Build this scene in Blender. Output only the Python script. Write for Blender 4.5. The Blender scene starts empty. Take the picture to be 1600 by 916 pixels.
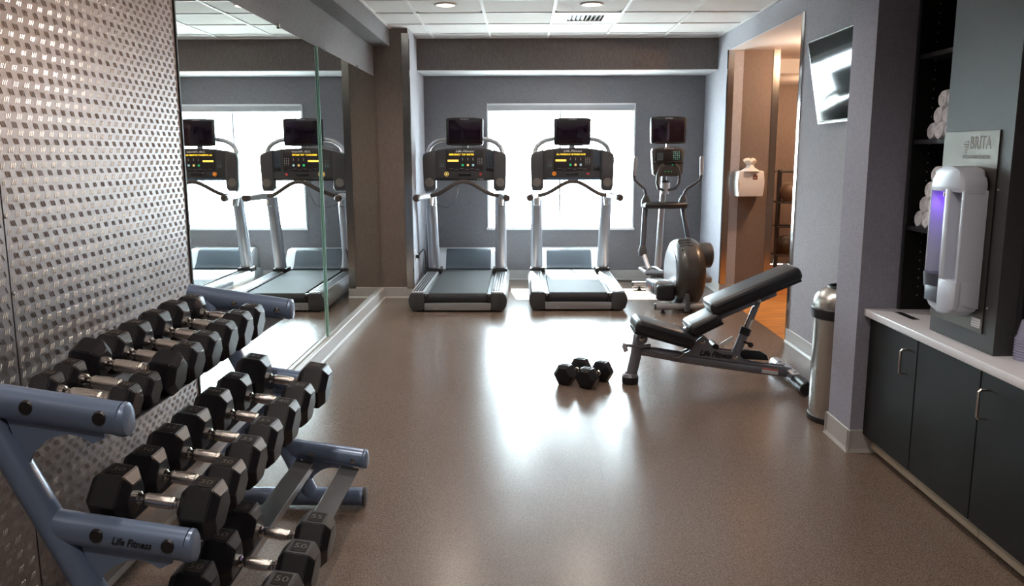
import bpy, bmesh, math, random
from math import sin, cos, pi, radians as R
from mathutils import Vector, Matrix, Quaternion
random.seed(7)
S = bpy.context.scene
COL = S.collection
# ---------------------------------------------------------------- camera
CH = 1.47; F = 1280.0
def cam_matrix():
    a = Vector(((816-800)/F, -(242-458)/F, -1.0)).normalized()
    x = a.cross(Vector((0, 1, 0))).normalized(); z = x.cross(a)
    return Matrix((x, a, z)).to_4x4()
cd = bpy.data.cameras.new('camera'); cam = bpy.data.objects.new('camera', cd); COL.objects.link(cam)
cd.sensor_width = 36; cd.lens = 36*F/1600; cd.clip_start = .05; cd.clip_end = 200
cam.matrix_world = Matrix.Translation((0, 0, CH)) @ cam_matrix()
S.camera = cam
# ---------------------------------------------------------------- light
S.view_settings.view_transform = 'Standard'; S.view_settings.look = 'None'
S.view_settings.exposure = 0.50; S.view_settings.gamma = 1
W = bpy.data.worlds.new('sky'); S.world = W; W.use_nodes = True
bg = W.node_tree.nodes['Background']; bg.inputs[0].default_value = (.80, .90, 1, 1); bg.inputs[1].default_value = 33.0
def lamp(kind, name, loc, rot, energy, color, **k):
    l = bpy.data.lights.new(name, kind); l.energy = energy; l.color = color
    for a, b in k.items(): setattr(l, a, b)
    o = bpy.data.objects.new(name, l); o.location = loc; o.rotation_euler = rot; COL.objects.link(o); return o
sun = lamp('SUN', 'sun', (0, 14, 8), (0, 0, 0), 50, (1, .97, .93), angle=R(.6))
sun.rotation_euler = Vector((.12, -.72, -.69)).to_track_quat('-Z', 'Y').to_euler()
pt = lamp('AREA', 'window_portal', (.449, 9.80, 1.32), (R(-90), 0, 0), 10, (1, 1, 1), shape='RECTANGLE', size=1.72, size_y=1.45)
pt.data.cycles.is_portal = True
WARM = (1, .87, .77)
DL = 12.5          # one ceiling downlight
HALL = 62.0        # corridor spot

# ---------------------------------------------------------------- materials
def mat(name, col, rough=.5, metal=0, bump=0, bscale=200, var=0, vscale=60, coat=0, spec=None, trans=0, emit=None, estr=0, alpha=None, stretch=(1, 1, 1), aniso=0, ior=None):
    m = bpy.data.materials.new(name); m.use_nodes = True; nt = m.node_tree; b = nt.nodes['Principled BSDF']
    c = (*col, 1); b.inputs['Base Color'].default_value = c
    b.inputs['Roughness'].default_value = rough; b.inputs['Metallic'].default_value = metal
    if coat: b.inputs['Coat Weight'].default_value = coat; b.inputs['Coat Roughness'].default_value = .15
    if spec is not None: b.inputs['Specular IOR Level'].default_value = spec
    if trans: b.inputs['Transmission Weight'].default_value = trans
    if ior: b.inputs['IOR'].default_value = ior
    if aniso: b.inputs['Anisotropic'].default_value = aniso
    if emit: b.inputs['Emission Color'].default_value = (*emit, 1); b.inputs['Emission Strength'].default_value = estr
    if alpha is not None: b.inputs['Alpha'].default_value = alpha
    if bump or var:
        tc = nt.nodes.new('ShaderNodeTexCoord'); mp = nt.nodes.new('ShaderNodeMapping'); mp.inputs['Scale'].default_value = stretch
        nt.links.new(tc.outputs['Object'], mp.inputs[0])
    if var:
        n = nt.nodes.new('ShaderNodeTexNoise'); n.inputs['Scale'].default_value = vscale; n.inputs['Detail'].default_value = 4
        nt.links.new(mp.outputs[0], n.inputs['Vector'])
        r = nt.nodes.new('ShaderNodeValToRGB'); r.color_ramp.elements[0].position = .3; r.color_ramp.elements[1].position = .7
        r.color_ramp.elements[0].color = tuple(x*(1-var) for x in col)+(1,); r.color_ramp.elements[1].color = tuple(min(1, x*(1+var)) for x in col)+(1,)
        nt.links.new(n.outputs[0], r.inputs[0]); nt.links.new(r.outputs[0], b.inputs['Base Color'])
    if bump:
        n = nt.nodes.new('ShaderNodeTexNoise'); n.inputs['Scale'].default_value = bscale; n.inputs['Detail'].default_value = 2
        nt.links.new(mp.outputs[0], n.inputs['Vector'])
        bp = nt.nodes.new('ShaderNodeBump'); bp.inputs['Strength'].default_value = bump; bp.inputs['Distance'].default_value = .002
        nt.links.new(n.outputs[0], bp.inputs['Height']); nt.links.new(bp.outputs[0], b.inputs['Normal'])
    return m
def weave(name, c1, c2, rough=.75):
    """woven vinyl wallpaper: crossed fine threads"""
    m = bpy.data.materials.new(name); m.use_nodes = True; nt = m.node_tree; b = nt.nodes['Principled BSDF']
    b.inputs['Roughness'].default_value = rough; b.inputs['Specular IOR Level'].default_value = .35
    tc = nt.nodes.new('ShaderNodeTexCoord'); outs = []
    for sc in ((330, 330, 20), (34, 34, 380)):
        mp = nt.nodes.new('ShaderNodeMapping'); mp.inputs['Scale'].default_value = sc
        nt.links.new(tc.outputs['Object'], mp.inputs[0])
        n = nt.nodes.new('ShaderNodeTexNoise'); n.inputs['Scale'].default_value = 1.0; n.inputs['Detail'].default_value = 2
        nt.links.new(mp.outputs[0], n.inputs['Vector']); outs.append(n.outputs[0])
    ad = nt.nodes.new('ShaderNodeMath'); ad.operation = 'ADD'; nt.links.new(outs[0], ad.inputs[0]); nt.links.new(outs[1], ad.inputs[1])
    hf = nt.nodes.new('ShaderNodeMath'); hf.operation = 'MULTIPLY'; hf.inputs[1].default_value = .5; nt.links.new(ad.outputs[0], hf.inputs[0])
    r = nt.nodes.new('ShaderNodeValToRGB'); r.color_ramp.elements[0].position = .38; r.color_ramp.elements[1].position = .62
    r.color_ramp.elements[0].color = (*c1, 1); r.color_ramp.elements[1].color = (*c2, 1)
    nt.links.new(hf.outputs[0], r.inputs[0]); nt.links.new(r.outputs[0], b.inputs['Base Color'])
    bp = nt.nodes.new('ShaderNodeBump'); bp.inputs['Strength'].default_value = .35; bp.inputs['Distance'].default_value = .001
    nt.links.new(hf.outputs[0], bp.inputs['Height']); nt.links.new(bp.outputs[0], b.inputs['Normal'])
    return m
def floor_mat():
    m = bpy.data.materials.new('speckled_vinyl'); m.use_nodes = True; nt = m.node_tree; b = nt.nodes['Principled BSDF']
    tc = nt.nodes.new('ShaderNodeTexCoord')
    n = nt.nodes.new('ShaderNodeTexNoise'); n.inputs['Scale'].default_value = 210; n.inputs['Detail'].default_value = 3
    nt.links.new(tc.outputs['Object'], n.inputs['Vector'])
    r = nt.nodes.new('ShaderNodeValToRGB'); e = r.color_ramp.elements
    e[0].position = .34; e[0].color = (.085, .060, .047, 1); e[1].position = .68; e[1].color = (.255, .192, .153, 1)
    k = e.new(.5); k.color = (.158, .116, .091, 1)
    nt.links.new(n.outputs[0], r.inputs[0])
    n2 = nt.nodes.new('ShaderNodeTexNoise'); n2.inputs['Scale'].default_value = 2.2; n2.inputs['Detail'].default_value = 4
    nt.links.new(tc.outputs['Object'], n2.inputs['Vector'])
    nt.links.new(r.outputs[0], b.inputs['Base Color'])
    mr = nt.nodes.new('ShaderNodeMapRange'); mr.inputs[3].default_value = .21; mr.inputs[4].default_value = .29
    nt.links.new(n2.outputs[0], mr.inputs[0]); nt.links.new(mr.outputs[0], b.inputs['Roughness'])
    bp = nt.nodes.new('ShaderNodeBump'); bp.inputs['Strength'].default_value = .12; bp.inputs['Distance'].default_value = .001
    nt.links.new(n.outputs[0], bp.inputs['Height']); nt.links.new(bp.outputs[0], b.inputs['Normal'])
    return m
def wood_mat():
    m = bpy.data.materials.new('orange_wood'); m.use_nodes = True; nt = m.node_tree; b = nt.nodes['Principled BSDF']
    tc = nt.nodes.new('ShaderNodeTexCoord'); mp = nt.nodes.new('ShaderNodeMapping'); mp.inputs['Scale'].default_value = (1.2, 22, 5)
    nt.links.new(tc.outputs['Object'], mp.inputs[0])
    n = nt.nodes.new('ShaderNodeTexNoise'); n.inputs['Scale'].default_value = 2; n.inputs['Detail'].default_value = 5
    nt.links.new(mp.outputs[0], n.inputs['Vector'])
    r = nt.nodes.new('ShaderNodeValToRGB'); e = r.color_ramp.elements
    e[0].position = .35; e[0].color = (.30, .10, .02, 1); e[1].position = .6; e[1].color = (.72, .30, .06, 1)
    nt.links.new(n.outputs[0], r.inputs[0]); nt.links.new(r.outputs[0], b.inputs['Base Color']); b.inputs['Roughness'].default_value = .35
    return m
M = dict(
 wall=weave('grey_wallcovering', (.142, .137, .145), (.205, .198, .208)),
 brownwall=weave('brown_grey_wallcovering', (.085, .070, .066), (.165, .140, .133)),
 colwall=weave('shaded_grey_wallcovering', (.25, .25, .31), (.34, .34, .405)),  # same wallcovering, the column's shade mixed into the colour
 taupe=weave('taupe_wallcovering', (.14, .11, .096), (.20, .16, .139)),
 lightwall=weave('pale_grey_wallcovering', (.31, .312, .35), (.43, .432, .475)),
 floor=floor_mat(), wood=wood_mat(),
 tile=mat('ceiling_tile', (.80, .785, .765), .9, bump=.25, bscale=300, var=.03, vscale=120),
 grid=mat('ceiling_grid', (.88, .88, .88), .45),
 white=mat('white_paint', (.80, .81, .82), .5),
 base=mat('grey_rubber_base', (.40, .39, .375), .4),
 chrome=mat('polished_steel', (.62, .60, .57), .16, 1),
 steel=mat('brushed_steel', (.60, .575, .54), .26, 1, bump=.1, bscale=40, stretch=(1, 1, 30)),
 mirror=mat('mirror_silver', (.83, .88, .86), .0, 1),
 glassedge=mat('green_glass_edge', (.50, .95, .82), .08, coat=1),
 glass=mat('window_glass', (1, 1, 1), 0, trans=1, ior=1.01),
 plate=mat('diamond_plate', (.31, .285, .283), .42, 1, bump=.06, bscale=90, var=.06, vscale=14),
 platebar=mat('diamond_bar', (.60, .585, .57), .36, 1),
 darkedge=mat('dark_edge', (.02, .018, .018), .5),
 rack=mat('blue_grey_enamel', (.17, .235, .36), .33, .35, coat=.3),
 rackdark=mat('black_rail', (.03, .03, .034), .45, .2),
 lip=mat('worn_rail_lip', (.35, .36, .38), .3, .9),
 rubber=mat('black_rubber', (.007, .007, .010), .34, spec=.45, bump=.05, bscale=300),
 rubberlab=mat('rubber_number_plate', (.012, .008, .006), .7, spec=.2),
 rubbernum=mat('number_relief', (.06, .05, .045), .45),
 handle=mat('knurled_chrome', (.72, .68, .64), .2, 1, bump=.2, bscale=900),
 handle2=mat('chrome_collar', (.78, .74, .70), .1, 1),
 silver=mat('silver_paint', (.46, .47, .49), .32, .7),
 silverb=mat('bluish_silver_paint', (.50, .53, .58), .3, .6),
 silverl=mat('light_silver_paint', (.62, .63, .66), .3, .5),
 char=mat('charcoal_plastic', (.055, .055, .058), .45),
 black=mat('black_plastic', (.014, .014, .016), .38),
 hood=mat('dark_blue_grey_plastic', (.05, .065, .085), .28),
 arm=mat('dark_blue_enamel', (.018, .024, .045), .35),
 panel=mat('console_overlay', (.024, .021, .024), .4),
 engr=mat('etched_lettering', (.36, .355, .34), .6),
 dsteel=mat('dark_brushed_steel', (.12, .105, .09), .36, 1, bump=.1, bscale=40, stretch=(1, 1, 30)),
 belt=mat('treadmill_belt', (.035, .038, .041), .65, spec=.25, bump=.2, bscale=400),
 screen=mat('dark_screen', (.012, .006, .014), .08, spec=.6),
 brownrub=mat('grip_rubber', (.065, .05, .045), .5),
 disc=mat('taupe_plastic', (.16, .145, .13), .45),
 amber=mat('amber_led', (.9, .6, .05), .4, emit=(1, .62, .03), estr=1.3),
 lcd=mat('amber_lcd', (.85, .62, .1), .4, emit=(1, .68, .12), estr=.75),
 green=mat('green_key', (.03, .45, .16), .4, emit=(.02, .5, .18), estr=.3),
 yellow=mat('yellow_key', (.85, .6, .2), .4, emit=(.85, .6, .2), estr=.25),
 bluek=mat('pale_blue_key', (.4, .65, .75), .4, emit=(.4, .65, .75), estr=.2),
 red=mat('red_key', (.6, .05, .06), .4),
 orange=mat('orange_knob', (.85, .25, .02), .35),
 white_t=mat('white_print', (.75, .75, .76), .5),
 grey_t=mat('grey_print', (.30, .30, .31), .5),
 black_t=mat('black_print', (.008, .008, .012), .5),
 blue_b=mat('blue_band', (.05, .09, .15), .4),
 vinyl=mat('black_upholstery', (.022, .022, .026), .36, bump=.15, bscale=150),
 bench=mat('grey_bench_enamel', (.21, .21, .245), .35, .4, coat=.2),
 cab=mat('black_laminate', (.009, .009, .009), .5, spec=.22, bump=.1, bscale=120, stretch=(1, 1, .1)),
 cabedge=mat('black_gloss_edge', (.03, .03, .035), .3),
 tan=mat('beige_kick', (.42, .35, .26), .35),
 counter=mat('white_solid_surface', (.78, .79, .84), .3),
 tower=mat('dark_grey_laminate', (.046, .047, .048), .5, var=.08, vscale=90),
 disp=mat('pale_dispenser_plastic', (.52, .56, .66), .35),
 dgrey=mat('slate_grey_plastic', (.085, .10, .14), .4),
 purple=mat('purple_glow', (.2, .08, .5), .4, emit=(.28, .10, .95), estr=.6),
 towel=mat('white_terry', (.86, .88, .95), .95, bump=.6, bscale=260),
 seam=mat('floor_seam', (.09, .07, .06), .5),
 cup=mat('clear_plastic_cup', (.62, .64, .86), .15, trans=.5, ior=1.3),
 cream=mat('ivory_plastic', (.78, .74, .68), .4),
 wipe=mat('white_wipe', (.85, .80, .72), .9, bump=.4, bscale=80),
 brown=mat('brown_print', (.16, .05, .035), .5),
 labelw=mat('white_label', (.72, .72, .74), .5),
 labelr=mat('red_label', (.65, .08, .05), .5),
 lampglow=mat('lamp_glow', (1, .9, .8), .5, emit=(1, .84, .70), estr=5),
 ball=mat('brown_rubber_ball', (.12, .085, .065), .6), ball2=mat('black_rubber_ball', (.03, .025, .022), .5),
 ground=mat('pale_concrete', (.6, .6, .58), .9, var=.05, vscale=2),
 extw=mat('exterior_render', (.5, .5, .48), .9),
)
def thin_glass():
    m = bpy.data.materials.new('thin_window_glass'); m.use_nodes = True; nt = m.node_tree
    nt.nodes.remove(nt.nodes['Principled BSDF']); out = nt.nodes['Material Output']
    a = nt.nodes.new('ShaderNodeBsdfTransparent'); a.inputs[0].default_value = (.93, .97, .96, 1)
    g = nt.nodes.new('ShaderNodeBsdfGlossy'); g.inputs['Roughness'].default_value = .0
    x = nt.nodes.new('ShaderNodeMixShader'); x.inputs[0].default_value = .05
    nt.links.new(a.outputs[0], x.inputs[1]); nt.links.new(g.outputs[0], x.inputs[2]); nt.links.new(x.outputs[0], out.inputs['Surface'])
    return m
M['glass'] = thin_glass()
# ---------------------------------------------------------------- mesh builder
class MB:
    def __init__(s): s.bm = bmesh.new()
    def box(s, c, d, rot=None, bev=0, seg=2):
        r = bmesh.ops.create_cube(s.bm, size=1.0); vs = r['verts']
        for v in vs: v.co = Vector((v.co.x*d[0], v.co.y*d[1], v.co.z*d[2]))
        if bev:
            es = list({e for v in vs for e in v.link_edges})
            g = bmesh.ops.bevel(s.bm, geom=es, offset=min(bev, min(d)*.49), segments=seg, affect='EDGES', profile=.5)
            vs = list({v for f in g['faces'] for v in f.verts} | {v for v in vs if v.is_valid})
        mt = Matrix.Translation(c) @ (rot.to_4x4() if rot else Matrix())
        for v in vs: v.co = mt @ v.co
        return s
    def bb(s, x0, x1, y0, y1, z0, z1, bev=0, seg=2):
        return s.box(((x0+x1)/2, (y0+y1)/2, (z0+z1)/2), (abs(x1-x0), abs(y1-y0), abs(z1-z0)), None, bev, seg)
    def tube(s, pts, r, n=16, sx=1.0, caps=True, up=None):
        """swept round tube, r a number or a list; sx flattens along the second frame axis"""
        P = [Vector(p) for p in pts]; k = len(P); rs = r if isinstance(r, (list, tuple)) else [r]*k
        T = []
        for i in range(k):
            a = P[max(0, i-1)]; b = P[min(k-1, i+1)]; T.append((b-a).normalized())
        u = Vector(up) if up else (Vector((0, 0, 1)) if abs(T[0].z) < .9 else Vector((0, 1, 0)))
        rings = []
        for i in range(k):
            t = T[i]; u = (u - t*u.dot(t)).normalized(); w = t.cross(u)
            rings.append([s.bm.verts.new(P[i] + u*(rs[i]*cos(2*pi*j/n)) + w*(rs[i]*sx*sin(2*pi*j/n))) for j in range(n)])
        for i in range(k-1):
            for j in range(n):
                s.bm.faces.new((rings[i][j], rings[i][(j+1) % n], rings[i+1][(j+1) % n], rings[i+1][j]))
        if caps:
            s.bm.faces.new(list(reversed(rings[0]))); s.bm.faces.new(rings[-1])
        return s
    def cyl(s, a, b, r, n=20, r2=None): return s.tube([a, b], [r, r if r2 is None else r2], n)
    def lathe(s, prof, o=(0, 0, 0), axis='Z', n=28, sy=1.0):
        """prof: list of (radius, height); closed to the axis when radius 0"""
        o = Vector(o); rings = []
        def put(r, h, a):
            if axis == 'Z': return o + Vector((r*cos(a), r*sin(a), h))
            if axis == 'X': return o + Vector((h, r*cos(a)*sy, r*sin(a)))
            return o + Vector((r*sin(a), h, r*cos(a)))
        for r, h in prof:
            if r < 1e-6: rings.append([s.bm.verts.new(put(0, h, 0))])
            else: rings.append([s.bm.verts.new(put(r, h, 2*pi*j/n)) for j in range(n)])
        for A, B in zip(rings, rings[1:]):
            for j in range(n):
                q = [A[j % len(A)], A[(j+1) % len(A)], B[(j+1) % len(B)], B[j % len(B)]]
                q2 = []
                for v in q:
                    if v not in q2: q2.append(v)
                if len(q2) > 2:
                    try: s.bm.faces.new(q2)
                    except ValueError: pass
        return s
    def prism(s, poly, h0, h1, plane='XZ', bev=0):
        """polygon (a,b) extruded along the third axis from h0 to h1"""
        def put(a, b, h):
            return {'XZ': (a, h, b), 'YZ': (h, a, b), 'XY': (a, b, h)}[plane]
        A = [s.bm.verts.new(put(a, b, h0)) for a, b in poly]; B = [s.bm.verts.new(put(a, b, h1)) for a, b in poly]
        n = len(poly); fs = [s.bm.faces.new(A), s.bm.faces.new(list(reversed(B)))]
        for i in range(n): fs.append(s.bm.faces.new((A[i], B[i], B[(i+1) % n], A[(i+1) % n])))
        if bev:
            es = list({e for f in fs[:2] for e in f.edges})
            bmesh.ops.bevel(s.bm, geom=es, offset=bev, segments=2, affect='EDGES', profile=.5)
        return s
    def sphere(s, c, r, sc=(1, 1, 1), n=20):
        g = bmesh.ops.create_uvsphere(s.bm, u_segments=n, v_segments=n//2, radius=r)
        for v in g['verts']: v.co = Vector(c) + Vector((v.co.x*sc[0], v.co.y*sc[1], v.co.z*sc[2]))
        return s
ORG = {}
def org(o):
    return ORG.get(o.name, Vector((0, 0, 0))) if o else Vector((0, 0, 0))
def link(name, mb, m, parent=None, smooth=True, shift=True):
    """mesh object; coordinates given in the frame of the whole thing (ORG keeps each object's origin)"""
    bm = mb.bm; bmesh.ops.recalc_face_normals(bm, faces=bm.faces)
    lo = Vector([min(v.co[i] for v in bm.verts) for i in range(3)]); hi = Vector([max(v.co[i] for v in bm.verts) for i in range(3)])
    c = Vector(((lo.x+hi.x)/2, (lo.y+hi.y)/2, lo.z)) if shift else Vector((0, 0, 0))
    for v in bm.verts: v.co -= c
    me = bpy.data.meshes.new(name); bm.to_mesh(me); bm.free()
    if smooth:
        me.shade_smooth(); me.set_sharp_from_angle(angle=R(35))
    for x in (m if isinstance(m, (list, tuple)) else [m]): me.materials.append(x)
    o = bpy.data.objects.new(name, me); COL.objects.link(o)
    o.location = c - org(parent)
    if parent: o.parent = parent
    ORG[o.name] = c
    return o
def struct(name, mb, m, parent=None, smooth=False):
    o = link(name, mb, m, parent, smooth)
    if not parent: o['kind'] = 'structure'
    return o
def tag(o, label, cat, group=None):
    o['label'] = label; o['category'] = cat
    if group: o['group'] = group
    return o
def thing(name, label, cat, loc=(0, 0, 0), rz=0, group=None, local=False):
    """Empty at the base. local=True: parts are given in its own frame, else in world coordinates"""
    o = bpy.data.objects.new(name, None); COL.objects.link(o); o.empty_display_size = .1
    o.location = loc; o.rotation_euler = (0, 0, rz); tag(o, label, cat, group)
    ORG[o.name] = Vector((0, 0, 0)) if local else Vector(loc)
    return o
def kids(o): return [c for c in bpy.data.objects if c.parent == o]
def dup(root, loc=None, rot=None, label=None, group=None):
    m = {}
    def rec(o, par):
        c = o.copy(); COL.objects.link(c); c.parent = par; ORG[c.name] = ORG.get(o.name, Vector((0, 0, 0)))
        for k in CH_[o.name]: rec(k, c)
        CH_[c.name] = []
        return c
    CH_ = {}
    for o in list(bpy.data.objects): CH_[o.name] = []
    for o in list(bpy.data.objects):
        if o.parent: CH_[o.parent.name].append(o)
    r = rec(root, None)
    if loc is not None: r.location = loc
    if rot is not None: r.rotation_euler = rot
    if label: r['label'] = label
    if group: r['group'] = group
    return r
def text(name, s, m, size, loc, ax_x, ax_y, parent=None, shear=0, depth=.0006, width=None, align='CENTER', bold=0):
    """flat lettering: ax_x reading direction, ax_y up direction (world / thing frame)"""
    cu = bpy.data.curves.new(name, 'FONT'); cu.body = s; cu.size = size; cu.shear = shear; cu.extrude = depth; cu.offset = bold
    cu.align_x = align; cu.align_y = 'CENTER'; cu.resolution_u = 2
    tmp = bpy.data.objects.new(name, cu); COL.objects.link(tmp)
    bpy.context.view_layer.update()
    me = bpy.data.meshes.new_from_object(tmp.evaluated_get(bpy.context.evaluated_depsgraph_get()))
    bpy.data.objects.remove(tmp); bpy.data.curves.remove(cu)
    X = Vector(ax_x).normalized(); Y = Vector(ax_y).normalized(); Z = X.cross(Y)
    k = 1
    if width:
        xs = [v.co.x for v in me.vertices]; k = width/(max(xs)-min(xs))
    for v in me.vertices: v.co = X*(v.co.x*k) + Y*v.co.y + Z*v.co.z
    me.materials.clear(); me.materials.append(m)
    o = bpy.data.objects.new(name, me); COL.objects.link(o)
    o.location = Vector(loc) - org(parent)
    if parent: o.parent = parent
    ORG[o.name] = Vector(loc)
    return o
# ================================================================= ROOM
XL = -1.485; XR = 2.10; YF = 9.68; ZC = 2.705; YN = -2.0
struct('ground', MB().bb(-20, 24, 9.9, 40, -.5, -.45), M['ground'])
struct('sun_cut_overhang', MB().bb(-1.5, 2.6, 9.86, 10.42, 2.02, 2.08), M['extw'])  # unseen overhang, added outside to cut the floor's sun patch short
struct('floor', MB().bb(XL-.15, XR, YN, YF+.05, -.08, 0).bb(XR, 2.70, YN, 4.0, -.08, 0), M['floor'])
fl = bpy.data.objects['floor']
struct('seam', MB().bb(.3725, .374, YN, YF, 0, .0004), M['seam'], fl)
struct('roof', MB().bb(-2.2, 5.0, YN-.2, 9.88, 2.95, 3.05).bb(2.51, 4.6, 9.88, 11.25, 2.95, 3.05), M['extw'])
struct('wall_left', MB().bb(XL-.15, XL, YN, YF+.2, 0, 2.95), M['wall'])
struct('wall_pier', MB().bb(XL, -1.137, 8.41, 8.42, 0, ZC), M['taupe'])
struct('wall_pier_side', MB().bb(XL, -1.135, 8.42, YF, 0, ZC), M['lightwall'])
struct('ceiling_soffit', MB().bb(XL, -1.318, YN, 8.41, 2.535, ZC), M['wall'])
# far wall with the window opening
WX0, WX1, WZ0, WZ1 = -.41, 1.308, .60, 2.055
struct('wall_far', MB().bb(XL, WX0, YF, YF+.2, 0, 2.95).bb(WX1, 2.60, YF, YF+.2, 0, 2.95).bb(WX0, WX1, YF, YF+.2, 0, WZ0).bb(WX0, WX1, YF, YF+.2, WZ1, 2.95), M['wall'])
hd = struct('wall_header', MB().bb(-1.135, XR, 9.10, YF, 2.372, ZC), M['brownwall'])
struct('lit_soffit_face', MB().bb(-1.135, XR, 9.10, YF, 2.364, 2.372), M['white'], hd)  # white underside: window light on the header bottom put into the colour
wr = struct('wall_right', MB().bb(XR, 2.25, 4.22, 6.40, 0, ZC).bb(XR, 2.25, 8.62, YF, 0, ZC).bb(XR, 2.25, 6.40, 8.62, 2.515, ZC), M['lightwall'])
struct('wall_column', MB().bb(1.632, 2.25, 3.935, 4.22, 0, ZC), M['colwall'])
struct('wall_niche', MB().bb(2.62, 2.70, YN, 3.935, 0, 2.95).bb(2.25, 2.7, 3.935, 4.22, 0, 2.95), M['wall'])
struct('wall_near', MB().bb(XL-.15, 2.70, YN-.15, YN, 0, 2.95), M['wall'])
# corridor
struct('wall_corridor', MB().bb(2.25, 2.61, 8.62, 8.77, 0, 2.95).bb(2.46, 2.61, 8.77, 11.1, 0, 2.95).bb(2.51, 4.6, 11.1, 11.25, 0, 2.95)
       .bb(4.45, 4.6, 5.2, 11.1, 0, 2.95).bb(2.25, 4.6, 5.05, 5.2, 0, 2.95), M['taupe'])
hc = struct('ceiling', MB().bb(2.25, 4.45, 5.2, 9.45, 2.515, 2.60).bb(2.66, 4.45, 9.45, 9.55, 2.36, 2.60).bb(2.66, 4.45, 9.55, 11.1, 2.36, 2.45), M['white'])
hfl = struct('floor', MB().bb(XR, 4.45, 4.22, 11.1, -.08, -.006), M['darkedge'])
y = 5.4
while y < 11.0:
    x = 2.10 + random.uniform(-1.6, 0)
    while x < 4.4:
        x1 = min(x + 1.7, 4.45); x0 = max(x, 2.10 if 6.4 < y+.05 < 8.62 else 2.25)
        if y > 8.62: x0 = max(x0, 2.66)
        if x1 - x0 > .05: struct('plank', MB().bb(x0+.001, x1-.001, y+.001, min(y+.124, 8.62 if y < 8.62 and x0 < 2.65 else 99), -.006, .002+random.uniform(0, .0006)), M['wood'], hfl)
        x += 1.7
    y += .125
# ceiling: grid and tiles
cl = struct('ceiling', MB().bb(-1.318, 2.70, YN, 9.10, 2.76, 2.78), M['darkedge'])
gx = [-1.318] + [-.946+.61*i for i in range(5)] + [2.10]
gy = [8.79-.625*i for i in range(18)]
g = MB()
for x in gx[1:-1]: g.bb(x-.012, x+.012, YN, 9.10, ZC-.004, ZC+.02)
for yy in gy: g.bb(-1.318, 2.10, yy-.012, yy+.012, ZC-.003, ZC+.02)
g.bb(-1.318, -1.296, YN, 9.10, ZC-.004, ZC+.02).bb(2.078, 2.1, YN, 9.1, ZC-.004, ZC+.02).bb(-1.318, 2.1, 9.075, 9.10, ZC-.004, ZC+.02)
struct('ceiling_grid', g, M['grid'], cl)
ys = [9.10] + gy
DLP = [(-.64, 7.14), (.58, 7.14), (-.64, 4.64), (.58, 4.64), (-.64, 2.14), (.58, 2.14), (-.64, .265), (.58, .265)]
for i in range(len(gx)-1):
    for j in range(len(ys)-1):
        x0, x1, y1, y0 = gx[i]+.01, gx[i+1]-.01, ys[j]-.01, ys[j+1]+.01
        if abs((x0+x1)/2-.58) < .1 and abs((y0+y1)/2-7.85) < .1: continue          # the vent takes this bay
        t = MB(); hole = [p for p in DLP if x0 < p[0] < x1 and y0 < p[1] < y1]
        if hole:
            # tile with a round hole for the downlight
            hx, hy = hole[0]; n = 32; A = []; B = []
            for k in range(n):
                a = 2*pi*k/n; c, s_ = cos(a), sin(a)
                A.append((hx+.083*c, hy+.083*s_))
                tx = ((x1-hx)/c if c > 1e-6 else (x0-hx)/c if c < -1e-6 else 1e9); ty = ((y1-hy)/s_ if s_ > 1e-6 else (y0-hy)/s_ if s_ < -1e-6 else 1e9)
                q = min(tx, ty); B.append((hx+q*c, hy+q*s_))
            bm = t.bm
            for z in (ZC+.006,):
                va = [bm.verts.new((*p, z)) for p in A]; vb = [bm.verts.new((*p, z)) for p in B]; vc = [bm.verts.new((*p, z+.05)) for p in A]
                for k in range(n):
                    k2 = (k+1) % n
                    bm.faces.new((va[k], vb[k], vb[k2], va[k2])); bm.faces.new((va[k], va[k2], vc[k2], vc[k]))
        else: t.bb(x0, x1, y0, y1, ZC+.006, ZC+.02)
        o = struct('ceiling_tile', t, M['tile'], cl)
        o.rotation_euler = (0, 0, 0)
names = ['left of the two round ceiling downlights in view, above the left treadmill', 'right of the two round ceiling downlights in view, beside the square vent']
for i, (x, yy) in enumerate(DLP):
    lab = names[i] if i < 2 else 'round ceiling downlight in %s row behind the two in view, %s side' % (['third', 'third', 'fourth', 'fourth', 'nearest', 'nearest'][i-2], ['mirror', 'counter'][i % 2])
    if i in (2, 3): lab = 'round ceiling downlight out of frame overhead, one row nearer than those in view, %s side' % ['mirror', 'counter'][i % 2]
    t = thing('ceiling_downlight', lab, 'ceiling light', (x, yy, ZC), 0, 'ceiling downlights')
    link('trim_ring', MB().lathe([(.078, .03), (.078, -.004), (.094, -.006), (.098, .002), (.09, .006)], (x, yy, ZC)), M['white'], t)
    link('lens', MB().lathe([(0, .022), (.078, .022), (.078, .026), (0, .026)], (x, yy, ZC)), M['lampglow'], t)
    lo = lamp('SPOT', 'downlight_beam', (x, yy, ZC-.012), (0, 0, 0), DL*3.2, WARM, spot_size=R(150), spot_blend=.8, shadow_soft_size=.07)
# vent
t = thing('ceiling_vent', 'square white ceiling vent with curved louvres beside the right downlight', 'vent', (.579, 8.165-.3, ZC))
x0, x1, y0, y1 = .286, .872, 7.552, 8.153
v = MB().bb(x0, x1, y0, y0+.13, ZC+.001, ZC+.01).bb(x0, x1, y1-.13, y1, ZC+.001, ZC+.01).bb(x0, x0+.13, y0+.13, y1-.13, ZC+.001, ZC+.01).bb(x1-.13, x1, y0+.13, y1-.13, ZC+.001, ZC+.01)
link('vent_frame', v, M['grid'], t); link('duct', MB().bb(x0+.12, x1-.12, y0+.12, y1-.12, ZC+.03, ZC+.036), M['darkedge'], t)
for k in range(8):
    xx = x0+.15+k*.0405
    link('louvre', MB().box((xx, (y0+y1)/2, ZC+.012), (.03, .33, .003), Matrix.Rotation(R(35 if k < 4 else -35), 3, 'Y')), M['grid'], t)
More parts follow.
